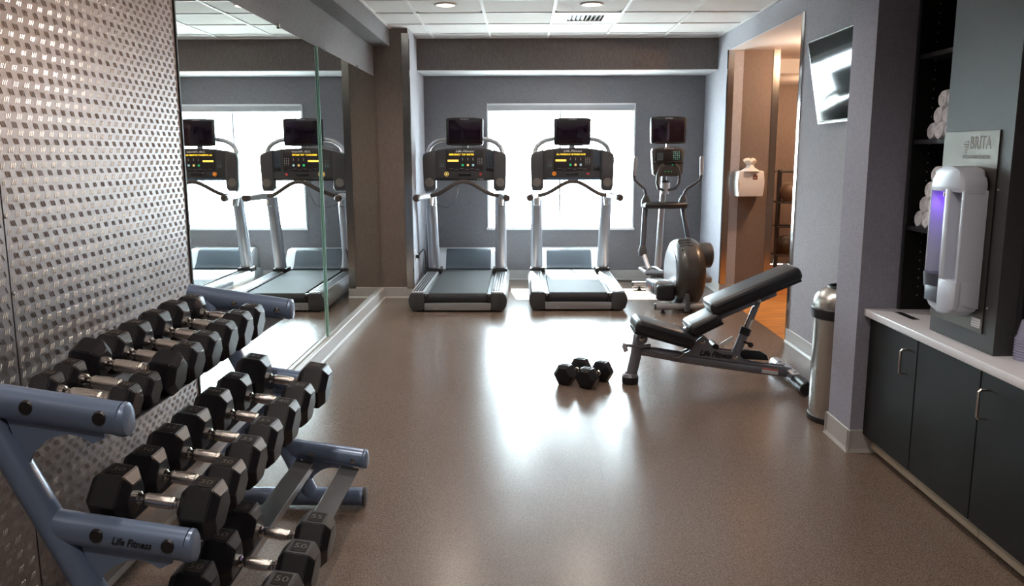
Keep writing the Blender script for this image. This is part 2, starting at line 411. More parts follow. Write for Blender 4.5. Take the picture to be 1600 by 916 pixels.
# baseboards (cove rubber)
def base(name, x0, y0, x1, y1, nx, ny, h=.112):
    d = Vector((x1-x0, y1-y0)); L = d.length; d.normalize(); n = Vector((nx, ny)); b = MB(); vs = []
    for (o_, z) in ((0, 0), (.018, 0), (.016, .004), (.008, .018), (.006, h-.004), (.003, h), (0, h)):
        p = n*o_; vs.append((b.bm.verts.new((x0+p.x, y0+p.y, z)), b.bm.verts.new((x1+p.x, y1+p.y, z))))
    for A, B in zip(vs, vs[1:]+vs[:1]): b.bm.faces.new((A[0], A[1], B[1], B[0]))
    b.bm.faces.new([q[0] for q in vs]); b.bm.faces.new([q[1] for q in reversed(vs)])
    return struct(name, b, M['base'])
base('baseboard_left', -1.440, YN, -1.440, 8.41, 1, 0)
struct('trim_6', MB().bb(XL, -1.440, YN, 8.41, 0, .108), M['base'])
base('baseboard_pier', -1.485, 8.41, -1.12, 8.41, 0, -1); base('baseboard_pier_side', -1.135, 8.41, -1.135, YF, 1, 0)
base('baseboard_far', -1.135, YF, XR, YF, 0, -1)
base('baseboard_right', XR, 8.62, XR, YF, -1, 0); base('baseboard_right', XR, 4.22, XR, 6.40, -1, 0)
base('baseboard_corridor', XR-.012, 8.62, 2.61, 8.62, 0, -1)
base('baseboard_column', 1.632, 3.92, 1.632, 4.235, -1, 0, .115); base('baseboard_column', 1.617, 3.935, 1.80, 3.935, 0, -1, .115); base('baseboard_column', 1.617, 4.22, XR, 4.22, 0, 1)
# corner guards
struct('trim_1', MB().bb(-1.198, -1.132, 8.402, 8.41, .1, 2.66).bb(-1.135, -1.127, 8.402, 8.46, .1, 2.66), M['chrome'])
struct('trim_2', MB().bb(2.092, 2.155, 8.612, 8.62, .112, 2.515).bb(2.092, 2.10, 8.612, 8.66, .112, 2.515), M['chrome'])
struct('trim_3', MB().bb(2.55, 2.618, 8.612, 8.62, .112, 2.515).bb(2.61, 2.618, 8.612, 8.66, .112, 2.515), M['chrome'])
struct('trim_4', MB().bb(2.092, 2.10, 6.345, 6.408, .112, 2.515).bb(2.092, 2.14, 6.40, 6.408, 0, 2.515), M['chrome'])
struct('trim_5', MB().bb(2.10, 2.25, 6.40, 8.62, 2.507, 2.515), M['white'])
# window
win = struct('window_1', MB().bb(WX0, WX0+.018, YF-.012, YF+.10, WZ0, WZ1).bb(WX1-.018, WX1, YF-.012, YF+.10, WZ0, WZ1).bb(WX0, WX1, YF-.012, YF+.10, WZ1-.02, WZ1), M['white'])
struct('window_sill', MB().bb(WX0-.01, WX1+.01, YF-.03, YF+.12, WZ0-.004, WZ0+.022), M['white'], win)
struct('window_frame', MB().bb(WX0+.018, WX1-.018, YF+.10, YF+.14, WZ0+.022, WZ0+.055).bb(WX0, WX1, YF+.06, YF+.10, WZ0+.018, WZ0+.05).bb(WX0+.018, WX0+.034, YF+.10, YF+.14, WZ0+.022, WZ1-.02).bb(WX1-.034, WX1-.018, YF+.10, YF+.14, WZ0+.022, WZ1-.02), M['silverl'], win)
struct('mullion', MB().bb(.433, .455, YF+.10, YF+.14, WZ0+.06, WZ1-.02), M['silverl'], win)
struct('shade_cassette', MB().bb(WX0+.018, WX1-.018, YF-.02, YF+.07, WZ1-.085, WZ1-.019, .004), M['silverl'], win)
struct('pane', MB().bb(WX0+.034, .433, YF+.118, YF+.122, WZ0+.055, WZ1-.02).bb(.455, WX1-.034, YF+.118, YF+.122, WZ0+.055, WZ1-.02), M['glass'], win)
# ---------------------------------------------------------------- mirror
MZ0, MZ1 = .114, 2.238
t = thing('wall_mirror', 'nearer frameless wall mirror pane, between the diamond plate and the green glass joint', 'mirror', (-1.46, 4.7, MZ0), 0, 'wall mirror panes')
link('glass', MB().bb(-1.485, -1.478, 3.575, 6.055, MZ0, MZ1), M['mirror'], t, smooth=False)
for yy in (5.15,): link('clip', MB().bb(-1.478, -1.470, yy-.015, yy+.015, MZ1-.012, MZ1+.018, .002), M['chrome'], t)
t = thing('wall_mirror', 'farther frameless wall mirror pane, between the green glass joint and the pier', 'mirror', (-1.44, 7.2, MZ0), 0, 'wall mirror panes')
link('glass', MB().bb(-1.485, -1.465, 6.068, 8.40, MZ0, MZ1), M['mirror'], t, smooth=False)
link('glass_edge', MB().bb(-1.469, -1.465, 6.062, 6.068, MZ0, MZ1).bb(-1.4775, -1.474, 6.062, 6.068, MZ0, MZ1), M['glassedge'], t, smooth=False)
for yy in (6.25, 7.45): link('clip', MB().bb(-1.465, -1.457, yy-.015, yy+.015, MZ1-.012, MZ1+.018, .002), M['chrome'], t)
# ---------------------------------------------------------------- diamond plate
def plate(y0, y1, label):
    t = thing('metal_wall_panel', label, 'wall panel', (-1.45, (y0+y1)/2, MZ0), 0, 'diamond plate wall panels')
    link('sheet', MB().bb(-1.485, -1.462, y0, y1, MZ0, 2.53), M['plate'], t, smooth=False)
    vs, fs = [], []
    L, w, h = .0115, .0014, .0016
    P = .0525; Q = .0465
    def bar(cy, cz, a):
        if not (y0+.01 < cy < y1-.01 and MZ0+.01 < cz < 2.52): return
        c, s_ = cos(a), sin(a); k = len(vs)
        for (u, v, x) in ((-L, 0, 0), (-L*.5, -w, 0), (L*.5, -w, 0), (L, 0, 0), (L*.5, w, 0), (-L*.5, w, 0), (-L*.62, 0, h), (L*.62, 0, h)):
            vs.append((-1.4621+x, cy+u*c-v*s_, cz+u*s_+v*c))
        for f in ((0, 1, 6), (1, 2, 7, 6), (2, 3, 7), (3, 4, 7), (4, 5, 6, 7), (5, 0, 6)): fs.append([k+q for q in f])
    for i in range(int((y1-y0)/P)+2):
        for j in range(int(2.5/Q)+2):
            cy = math.floor(y0/P)*P+i*P; cz = j*Q
            for d in (-1, 0, 1):
                bar(cy+d*.0086, cz, R(63)); bar(cy+P/2+d*.0086, cz+Q/2, R(-63))
    me = bpy.data.meshes.new('raised_bars'); me.from_pydata(vs, [], fs); me.materials.append(M['platebar'])
    o = bpy.data.objects.new('raised_bars', me); COL.objects.link(o); o.parent = t; o.location = -org(t); o['kind'] = 'stuff'
    return t
pA = plate(.6, 2.290, 'shiny diamond tread plate sheet at the left edge, nearer than its riveted joint')
pB = plate(2.296, 3.560, 'shiny diamond tread plate sheet between the riveted joint and the mirror')
link('edge_strip', MB().bb(-1.485, -1.456, 3.560, 3.572, MZ0, 2.53), M['darkedge'], pB)
for k in range(10):
    link('rivet', MB().lathe([(.006, 0), (.005, .002), (0, .003)], (-1.4615, 2.302, .2+k*.22), 'X', 10), M['chrome'], pB)
# ================================================================= DUMBBELLS
def hexpts(r, a0): return [(r*cos(a0+k*pi/3), r*sin(a0+k*pi/3)) for k in range(6)]
def dumbbell(ctr, ax, flats, headl, hlen, label, group, spin=0, num='25', lab=True):
    """hex dumbbell; ax unit vector of the bar; flats = hexagon height"""
    ctr = Vector(ctr); ax = Vector(ax).normalized(); up = Vector((0, 0, 1)); up = (up-ax*up.dot(ax)).normalized(); sd = up.cross(ax)
    t = thing('dumbbell', label, 'dumbbell', tuple(ctr-Vector((0, 0, flats/2))), 0, group)
    Rr = flats/2/cos(pi/6)
    def P(u, a, b): return ctr + ax*u + sd*a + up*b
    for s_ in (-1, 1):
        b = MB(); rings = []
        ch = headl*.2
        for (u, k) in ((hlen/2, .62), (hlen/2+ch, 1), (hlen/2+headl-ch, 1), (hlen/2+headl, .70)):
            rings.append([b.bm.verts.new(P(s_*u, x, y)) for x, y in hexpts(Rr*k, spin)])
        for A, B in zip(rings, rings[1:]):
            for k in range(6): b.bm.faces.new((A[k], A[(k+1) % 6], B[(k+1) % 6], B[k]))
        b.bm.faces.new(rings[0]); b.bm.faces.new(list(reversed(rings[-1])))
        bmesh.ops.recalc_face_normals(b.bm, faces=b.bm.faces)
        bmesh.ops.bevel(b.bm, geom=list(b.bm.edges), offset=.0022, segments=2, affect='EDGES')
        hh = link('head', b, M['rubber'], t)
        if lab and spin == 0:
            w = headl*.42; d = Rr*.72; zc = flats/2+.0005; uc = s_*(hlen/2+headl*.5)
            q = MB(); vs = [q.bm.verts.new(P(uc+a*w/2*1.0, bb*d/2, zc+z)) for z in (0, .0006) for a, bb in ((-1, -1), (1, -1), (1, 1), (-1, 1))]
            for f in ((0, 1, 2, 3), (4, 5, 6, 7), (0, 1, 5, 4), (1, 2, 6, 5), (2, 3, 7, 6), (3, 0, 4, 7)): q.bm.faces.new([vs[i] for i in f])
            nb = link('number_plate', q, M['rubberlab'], hh, smooth=False)
            text('number', num, M['rubbernum'], d*.62, P(uc, 0, zc+.0009), ax, sd if sd.y > 0 else -sd, hh, 0, .0003)
    # handle: collars, ergonomic swell, knurl
    prof = [(0, -.5), (.019, -.5), (.019, -.44), (.013, -.42), (.0125, -.36), (.0155, -.34)]
    q = MB(); n = 20
    def ringprof(pr):
        rings = []
        for r, h in pr:
            rings.append([q.bm.verts.new(P(h*(hlen+.004), r*cos(2*pi*k/n), r*sin(2*pi*k/n))) for k in range(n)])
        for A, B in zip(rings, rings[1:]):
            for k in range(n): q.bm.faces.new((A[k], A[(k+1) % n], B[(k+1) % n], B[k]))
        q.bm.faces.new(rings[0]); q.bm.faces.new(list(reversed(rings[-1])))
    ringprof([(.0185, -.5), (.018, -.40), (.013, -.36), (.0125, -.30), (.0125, .30), (.013, .36), (.018, .40), (.0185, .5)])
    link('handle', q, M['handle2'], t)
    q = MB(); ringprof([(.0145, -.30), (.0165, -.27), (.0165, -.25), (.0158, -.245), (.0158, -.235), (.0172, -.23), (.0185, 0), (.0172, .23), (.0158, .235), (.0158, .245), (.0165, .25), (.0165, .27), (.0145, .30)])
    link('grip', q, M['handle'], t)
    return t
# ================================================================= DUMBBELL RACK
YA, YB = 1.86, 3.27
TIP = [(-.935, .85), (-.797, .53), (-.65, .21)]
SL = .155                      # arm slope dz/dx (towards the wall it rises)
rk = thing('dumbbell_rack', 'blue-grey three-tier dumbbell rack along the diamond plate wall', 'dumbbell rack', (-1.0, (YA+YB)/2, 0))
def upx(z): return -1.27 + (.86-z)*.37/.79
for fi, Y in enumerate((YA, YB)):
    sgn = -1 if fi == 0 else 1
    for k, (tx, tz) in enumerate(TIP):
        xl = -1.355 if k == 0 else upx(tz+.06)
        zl = tz + (tx-xl)*SL
        a = link('arm', MB().tube([(xl, Y, zl), (tx-.02, Y, tz+.02*SL)], [.041, .041], 24, .82, up=(0, 0, 1)), M['rack'], rk)
        link('end_cap', MB().tube([(tx-.02, Y, tz+.02*SL), (tx-.008, Y, tz), (tx, Y, tz), (tx+.003, Y, tz)], [.0425, .0425, .038, .025], 24, .82, up=(0, 0, 1)), M['rack'], a)
        for fx in (.055, .225):
            xx = tx-fx; zz = tz+fx*SL
            # outer plug (near side) and bolt (inner side)
            link('plug', MB().lathe([(0, sgn*.0365), (.0155, sgn*.0352), (.019, sgn*.029)], (xx, Y, zz+.004), 'Y', 16), M['black'], a)
            link('bolt', MB().lathe([(.012, .028), (.012, .035), (.0065, .036), (.006, .043), (0, .044)], (xx, Y, zz-.004), 'Y', 12) if fi == 0 else
                 MB().lathe([(0, -.048), (.006, -.047), (.0065, -.04), (.012, -.039), (.012, -.03)], (xx, Y, zz-.004), 'Y', 12), M['chrome'], a)
        # gusset under the arm: concave curve
        xu = upx(tz-.02); pts = [(xu+.02, zl-.02 if k == 0 else tz+(tx-xu)*SL), (tx-.06, tz+.06*SL), (tx-.06, tz-.045)]
        pts += [(tx-.09, tz-.058), (tx-.12, tz-.04)]
        cx, cz = tx-.13, tz-.18
        for q in range(7):
            a_ = R(90+q*14); pts.append((cx-.015+.115*cos(a_), cz+.02+.125*sin(a_)))
        pts.append((upx(tz-.19)+.0, tz-.19))
        link('gusset', MB().prism(pts, Y-.005, Y+.005, 'XZ'), M['rack'], rk)
    link('upright', MB().tube([(-1.285, Y, .885), (-.893, Y, .055)], .038, 24, .85), M['rack'], rk)
    link('brace', MB().tube([(-1.06, Y, .44), (-1.37, Y, .07)], .032, 20), M['rack'], rk)
    ft = link('foot', MB().tube([(-1.40, Y, .045), (-.672, Y, .045)], .038, 24), M['rack'], rk)
    link('end_cap', MB().tube([(-.672, Y, .045), (-.664, Y, .045), (-.66, Y, .045)], [.041, .041, .034], 24), M['black'], ft)
    link('bolt', MB().lathe([(.02, 0), (.02, .003), (.008, .004), (.007, .009), (0, .01)], (-1.0, Y, .082), 'Z', 14), M['chrome'], ft)
for k, (tx, tz) in enumerate(TIP):
    for (a0, a1, lip) in ((-.29, -.215, 1), (-.105, -.03, 0)):
        x0, x1 = tx+a0, tx+a1; z0, z1 = tz-a0*SL-.036, tz-a1*SL-.036
        rl = link('rail', MB().prism([(x0, z0), (x1, z1), (x1, z1+.003), (x0, z0+.003)], YA+.034, YB-.034, 'XZ'), M['rackdark'], rk, smooth=False)
        xe, ze = (x1, z1) if lip else (x0, z0)
        link('rail_lip', MB().prism([(xe-.0015, ze-.022), (xe+.0015, ze-.022), (xe+.0015, ze+.006), (xe-.0015, ze+.006)], YA+.034, YB-.034, 'XZ'), M['lip'], rl, smooth=False)
text('lettering', 'Life Fitness', M['black_t'], .027, (TIP[1][0]-.142, YA-.0345, TIP[1][1]+.142*SL), (1, 0, -SL), (0, 0, 1), rk, .45, width=.098, bold=.0004)
# dumbbells on the rack
ordn = ['nearest', 'second nearest', 'third nearest', 'fourth nearest', 'fifth nearest', 'third from the far end', 'second from the far end', 'farthest']
T1 = [(1.945, .085, .060, '10'), (2.049, .088, .062, '10'), (2.168, .108, .078, '15'), (2.298, .108, .078, '15'), (2.430, .112, .080, '20'), (2.569, .118, .082, '20'), (2.714, .122, .085, '25'), (2.860, .118, .080, '25')]
for i, (Y, fl_, hl, nm) in enumerate(T1):
    x = TIP[0][0]-.145; z = TIP[0][1]+.155*SL-.033+fl_/2
    e = ' with rotated heads' if i == 2 else ''
    dumbbell((x, Y, z+(.004 if i == 2 else 0)), (1, 0, -SL), fl_*1.03, hl+.006, .126, 'small black hex dumbbell%s on the top rack tier, %s of eight' % (e, ordn[i]), 'dumbbells on the top rack tier', R(22) if i == 2 else 0, nm)
ord2 = ['nearest', 'second nearest', 'third nearest', 'middle', 'third from the far end', 'second from the far end', 'farthest']
T2 = [(1.985, .138, '30'), (2.143, .132, '30'), (2.303, .140, '35'), (2.47, .142, '35'), (2.665, .146, '40'), (2.865, .146, '40'), (3.10, .158, '45')]
for i, (Y, fl_, nm) in enumerate(T2):
    x = TIP[1][0]-.138; z = TIP[1][1]+.155*SL-.033+fl_/2
    dumbbell((x, Y, z), (1, 0, -SL), fl_, fl_*.74, .124, 'black hex dumbbell on the middle rack tier, %s of seven' % ord2[i], 'dumbbells on the middle rack tier', 0, nm)
ord3 = ['cut off at the photo bottom', 'second from the bottom edge', 'farthest of the three, beside bare rails']
T3 = [(2.06, .150, '50'), (2.25, .150, '50'), (2.445, .152, '55')]
for i, (Y, fl_, nm) in enumerate(T3):
    x = TIP[2][0]-.132; z = TIP[2][1]+.155*SL-.033+fl_/2
    dumbbell((x, Y, z), (1, 0, -SL), fl_, fl_*.74, .124, 'hex dumbbell on the lowest rack tier, %s' % ord3[i], 'dumbbells on the lowest rack tier', 0, nm)
# two on the floor
fax = (.55, .835, 0)
dumbbell((.335, 5.235, .0655), fax, .131, .085, .115, 'left black hex dumbbell of the pair lying on the floor', 'dumbbells on the floor')
dumbbell((.470, 5.150, .0655), fax, .131, .085, .115, 'right black hex dumbbell of the pair lying on the floor, nearer the bench', 'dumbbells on the floor')
# ================================================================= TREADMILL (own frame: y=0 at the user end)
def arc(cx, cz, rx, rz, a0, a1, n): return [(cx+rx*cos(R(a0+(a1-a0)*i/n)), cz+rz*sin(R(a0+(a1-a0)*i/n))) for i in range(n+1)]
def treadmill(loc, label, msg, wire):
    t = thing('treadmill', label, 'treadmill', loc, 0, 'treadmills facing the window', local=True)
    # deck, belt, roller
    dk = link('deck', MB().bb(-.32, .32, .06, 1.72, .07, .155), M['char'], t)
    sec = [(.055, .171)] ; prof = [(1.58, .188), (.06, .176)] + [(.06-.05*sin(R(a)), .126+.05*cos(R(a))) for a in range(15, 181, 15)] + [(1.58, .08)]
    bl = link('belt', MB().prism(prof, -.275, .275, 'YZ'), M['belt'], t)
    for s_ in (-1, 1):
        link('roller_guard', MB().bb(s_*.278, s_*.318, -.0, .06, .10, .172, .004), M['black'], t)
        link('guard_screw', MB().lathe([(0, -.003), (.008, -.002), (.008, 0)], (s_*.298, -.0, .16), 'Y', 10), M['chrome'], t)
        # side rail body with bulging outer side
        pr = [(.315, .03), (.315, .178)] + [(.335, .184), (.435, .184)] + [(.452, .165), (.465, .13), (.468, .10), (.46, .06), (.445, .025), (.41, .012), (.34, .012)]
        pr = [(s_*a, b) for a, b in pr]
        rb = link('side_rail', MB().prism(pr, .085, 1.76, 'XZ', .004), M['silver'], t)
        link('rail_cap', MB().prism(pr, -.005, .085, 'XZ', .008), M['char'], t)
        for zz in (.14, .055): link('cap_screw', MB().lathe([(0, -.0085), (.006, -.0085), (.006, -.004)], (s_*.40, 0, zz), 'Y', 10), M['black'], t)
        tp = link('foot_platform', MB().bb(s_*.322, s_*.440, .02, 1.42, .182, .19, .003), M['silverl'], t)
        for q in range(4):
            link('grip_strip', MB().bb(s_*(.336+q*.024), s_*(.353+q*.024), .07, 1.36, .189, .1935, .002), M['black'], tp)
        # upright
        link('upright', MB().tube([(s_*.372, 1.50, .15), (s_*.375, 1.40, .60), (s_*.378, 1.29, 1.03)], [.062, .058, .056], 24, 1.08, up=(0, 1, 0)), M['silverb'], t)
        link('upright_foot', MB().bb(s_*.285, s_*.445, 1.40, 1.60, .17, .225, .012), M['black'], t)
        # grips towards the user
        gp = link('side_grip', MB().tube([(s_*.385, 1.27, 1.035), (s_*.420, 1.05, 1.04), (s_*.452, .72, 1.04)], [.036, .034, .032], 18), M['silverl'], t)
        link('grip_end', MB().tube([(s_*.452, .725, 1.04), (s_*.456, .66, 1.04), (s_*.457, .64, 1.04)], [.034, .036, .024], 18), M['brownrub'], gp)
        br = link('grip_bracket', MB().tube([(s_*.378, 1.25, 1.05), (s_*.378, 1.20, .93)], [.042, .03], 18), M['silver'], t)
        # side pods
        po = [(.306, 1.12), (.33, 1.09), (.425, 1.09), (.437, 1.14), (.445, 1.43), (.436, 1.475), (.405, 1.495), (.306, 1.525)]
        pd = link('side_pod', MB().prism([(s_*a, b) for a, b in po], 1.34, 1.46, 'XZ', .012), M['char'], t)
        link('round_cover', MB().lathe([(0, -.012), (.040, -.010), (.048, 0), (.048, .01)], (s_*.376, 1.34, 1.18), 'Y', 28), M['disc'], pd)
        link('leg', MB().cyl((s_*.36, .12, 0), (s_*.36, .12, .02), .022), M['black'], t)
        link('leg', MB().cyl((s_*.36, 1.62, 0), (s_*.36, 1.62, .02), .022), M['black'], t)
    link('rear_strip', MB().bb(-.315, .315, -.006, .03, .018, .088, .004), M['silver'], t)
    text('lettering', '95Ti', M['white_t'], .02, (-.20, -.0075, .035), (1, 0, 0), (0, 0, 1), t)
    # motor hood
    hp = [(1.56, .16), (1.56, .20), (1.62, .24), (1.70, .37), (1.76, .40), (1.90, .405), (1.95, .36), (1.95, .05), (1.60, .05)]
    hd_ = link('motor_hood', MB().prism(hp, -.36, .36, 'YZ', .008), M['silverl'], t)
    ip = [(1.553, .175), (1.553, .205), (1.612, .247), (1.692, .377), (1.75, .408), (1.76, .39), (1.60, .17)]
    link('hood_panel', MB().prism(ip, -.255, .255, 'YZ', .003), M['hood'], hd_)
    # console: face plane y = 1.36, leaning a little
    arcpts = [(.325, 1.205), (.325, 1.50)] + [(.325*cos(R(a)), 1.50+.045*sin(R(a))) for a in range(15, 180, 15)] + [(-.325, 1.50), (-.325, 1.205)]
    co = link('console', MB().prism(arcpts, 1.362, 1.44, 'XZ', .004), M['char'], t)
    Yc = 1.3605
    link('console_base', MB().bb(-.325, .325, 1.345, 1.45, 1.203, 1.228, .004), M['black'] if not wire else M['black'], t)
    link('display_window', MB().bb(-.20, .20, Yc-.001, Yc+.004, 1.30, 1.525, .002), M['panel'], co)
    text('lettering', 'Life Fitness', M['white_t'], .028, (.0, Yc-.002, 1.508), (1, 0, 0), (0, 0, 1), co, .45, width=.20, bold=.0006)
    text('message', msg, M['amber'], .0235, (-.032 if wire else -.015, Yc-.002, 1.473), (1, 0, 0), (0, 0, 1), co, 0, width=.265 if wire else .31, bold=.0003)
    link('data_display', MB().bb(-.18, -.064, Yc-.003, Yc, 1.400, 1.420, .001), M['lcd'], co)
    for q, mm in enumerate((M['green'], M['yellow'], M['bluek'])):
        link('round_key', MB().lathe([(0, -.004), (.0125, -.003), (.0135, 0)], (-.02+.055*q, Yc, 1.364), 'Y', 16), mm, co)
        for zz in (1.414, 1.428): link('key_mark', MB().bb(-.023+.055*q, -.017+.055*q, Yc-.002, Yc, zz, zz+.009), M['white_t'], co)
    for q in range(3):
        for r_ in range(5):
            link('small_key', MB().bb(.138+q*.021, .145+q*.021, Yc-.002, Yc, 1.364+r_*.017, 1.370+r_*.017), M['white_t'] if r_ else M['grey_t'], co)
            link('small_key', MB().bb(-.262+q*.018, -.257+q*.018, Yc-.002, Yc, 1.345+r_*.017, 1.350+r_*.017), M['bluek'] if r_ < 2 else M['grey_t'], co)
    for q in range(6): link('print_line', MB().bb(-.16+q*.055, -.12+q*.055, Yc-.002, Yc, 1.325-(q % 2)*.008, 1.328-(q % 2)*.008), M['grey_t'], co)
    link('tray_slot', MB().tube([(-.066, Yc-.001, 1.272), (.066, Yc-.001, 1.272)], .017, 16, 1.0), M['black'], co)
    if wire: link('start_ring', MB().lathe([(.018, -.003), (.024, -.003), (.024, 0), (.018, 0)], (-.193, Yc, 1.27), 'Y', 24), M['yellow'], co); link('start_key', MB().lathe([(0, -.004), (.009, -.003), (.009, 0)], (-.193, Yc, 1.27), 'Y', 16), M['lcd'], co)
    else: link('stop_knob', MB().lathe([(0, -.03), (.018, -.028), (.024, -.018), (.014, -.01), (.014, 0)], (-.193, Yc, 1.27), 'Y', 24), M['orange'], co); link('base_band', MB().bb(-.27, .30, 1.342, 1.346, 1.207, 1.226), M['blue_b'], co)
    link('stop_key', MB().prism([(.16, 1.28), (.178, 1.28), (.187, 1.268), (.169, 1.252), (.151, 1.268)], Yc-.003, Yc, 'XZ'), M['red'], co)
    text('small_lettering', 'ISO TRACK', M['white_t'], .013, (.17, 1.343, 1.214), (1, 0, 0), (0, 0, 1), co)
    link('recess', MB().bb(.225, .318, Yc-.001, Yc+.003, 1.30, 1.51, .001), M['hood'], co)
    for q in (.25, .293): link('cup_flap', MB().sphere((q, Yc-.005, 1.325), .021, (1, .7, 1)), M['black'], co)
    # crossbar (heart rate grip) and hoop
    pts = []
    for i in range(33):
        x = -.355+.71*i/32; u = abs(x)/.355
        pts.append((x, 1.30-.10*(1-u**2), 1.045+.150*(1-3*u**2+2*u**3)))
    link('crossbar', MB().tube(pts, .021, 14), M['brownrub'], t)
    hoop = [(-.40, 1.46, 1.47), (-.395, 1.47, 1.54), (-.375, 1.48, 1.61), (-.335, 1.48, 1.67), (-.28, 1.49, 1.715), (-.21, 1.49, 1.738), (-.1, 1.49, 1.745), (0, 1.49, 1.745)]
    hoop += [(-a, b, c) for a, b, c in reversed(hoop[:-1])]
    hoop = [(a, b, 1.47+(c-1.47)*.62) for a, b, c in hoop]
    hp_ = link('hoop', MB().tube(hoop, .024, 16), M['silver'], t)
    # TV
    link('tv_post', MB().bb(-.03, .03, 1.47, 1.50, 1.54, 1.70), M['silver'], t)
    tv = link('tv_screen', MB().prism([(-.187, 1.573), (-.194, 1.585), (-.196, 1.84), (-.185, 1.852), (-.1, 1.858), (.1, 1.858), (.185, 1.852), (.196, 1.84), (.194, 1.585), (.187, 1.573), (.1, 1.566), (-.1, 1.566)], 1.40, 1.46, 'XZ', .006), M['black'], t)
    link('glass', MB().bb(-.168, .168, 1.396, 1.401, 1.592, 1.832, .001), M['screen'], tv)
    text('lettering', 'Life Fitness', M['white_t'], .016, (0, 1.3985, 1.843), (1, 0, 0), (0, 0, 1), tv, .3, width=.085)
    for c in kids(t):
        if c.name.split('.')[0] in ('side_pod', 'console', 'console_base', 'crossbar', 'hoop', 'tv_post', 'tv_screen'): c.location.y -= .185
    return t
T_1 = treadmill((-.612, 7.62, 0), 'left treadmill with charcoal console and small TV, beside the pier', 'EMERGENCY  TOP  MASTER', True)
T_2 = treadmill((.534, 7.68, 0), 'right treadmill directly in front of the bright window', 'ALL WORKOUT OF FINISH DATE', False)
w = [(-.09, 1.17, 1.20), (-.07, 1.16, 1.13), (-.08, 1.15, 1.05), (-.12, 1.15, .97), (-.18, 1.16, .92), (-.24, 1.2, .92), (-.33, 1.26, .95)]
link('hanging_wire', MB().tube(w, .003, 6), M['black'], T_1)
# outlet and cord behind the left treadmill
ol = thing('wall_outlet', 'small white wall outlet low on the pier side behind the left treadmill', 'outlet', (-1.13, 8.62, .38))
link('cover_plate', MB().bb(-1.135, -1.129, 8.585, 8.665, .36, .48, .003), M['white'], ol)
for zz in (.395, .44): link('socket', MB().bb(-1.1295, -1.1275, 8.607, 8.643, zz, zz+.028, .004), M['cream'], ol)
cd_ = [(-1.10, 8.625, .41), (-1.08, 8.63, .45), (-1.05, 8.66, .48), (-1.045, 8.72, .46), (-1.045, 8.78, .38), (-1.05, 8.82, .25), (-1.07, 8.86, .08), (-1.09, 8.95, .012), (-1.10, 9.3, .008), (-1.10, 9.60, .008)]
pc = thing('power_cord', 'black power cord looping from the outlet beside the left treadmill', 'cord', (-1.05, 8.8, 0))
link('cable', MB().tube(cd_, .007, 8), M['black'], pc); link('plug', MB().bb(-1.128, -1.09, 8.605, 8.645, .392, .425, .006), M['black'], pc)
pc = tag(link('power_cord', MB().tube([(1.02, 9.66, .01), (1.15, 9.55, .007), (1.35, 9.5, .007), (1.45, 9.1, .007)], .006, 8), M['black']), 'thin black cord on the floor between right treadmill and elliptical', 'cord')
# ================================================================= ELLIPTICAL (own frame)
el = thing('elliptical_trainer', 'grey elliptical cross trainer in the corner right of the window', 'elliptical trainer', (1.585, 7.5, 0), R(3.4), None, local=True)
for (y, L) in ((.09, .33), (1.45, .28)):
    st = link('stabilizer', MB().tube([(-L, y, .062), (L, y, .062)], .032, 20), M['silver'], el)
    for s_ in (-1, 1):
        link('end_cap', MB().tube([(s_*L, y, .062), (s_*(L+.012), y, .062)], [.034, .028], 20), M['black'], st)
        link('leg', MB().cyl((s_*(L-.07), y, 0), (s_*(L-.07), y, .04), .014).cyl((s_*(L-.07), y, 0), (s_*(L-.07), y, .012), .024), M['black'], el)
link('frame', MB().bb(-.05, .05, .09, 1.45, .04, .10, .01), M['silver'], el)
hs = link('drive_housing', MB().lathe([(0, -.137), (.22, -.137), (.262, -.132), (.300, -.11), (.323, -.075), (.331, -.035), (.326, 0), (.331, .035), (.323, .075), (.300, .11), (.262, .132), (.22, .137), (0, .137)], (.012, .40, .345), 'X', 56, 1.12), mat('bronze_grey_plastic', (.040, .036, .033), .36, 0, coat=.3), el)
link('side_disc', MB().lathe([(0, -.137), (.20, -.136), (.235, -.128)], (.0, .40, .35), 'X', 40, 1.1), M['silverl'], hs)
for q in range(4):
    a = R(58+q*9)
    pts = [(x, .40-1.12*.329*cos(a)*(1 - .9*abs(x)**2*8), .345+.329*sin(a)*(1-.9*abs(x)**2*6)) for x in (-.085, -.05, 0, .05, .085)]
    if q < 3: link('vent_slot', MB().tube(pts, .006, 8), M['black'], hs)
for x in (-.075, .085): link('screw_hole', MB().lathe([(0, 0), (.010, .0), (.01, .006), (0, .006)], (x, .165, .585), 'Y', 10), M['black'], hs)
link('fin_cover', MB().prism([(.02, .02), (.02, .14), (.05, .19), (.10, .20), (.16, .16), (.2, .02)], .0-.06, .0-.02, 'YZ', .008), M['char'], el)
link('crank_hub', MB().lathe([(0, .155), (.11, .155), (.122, .175), (.125, .22), (.122, .27), (.10, .285), (0, .288)], (0, .45, .50), 'X', 36), M['char'], el)
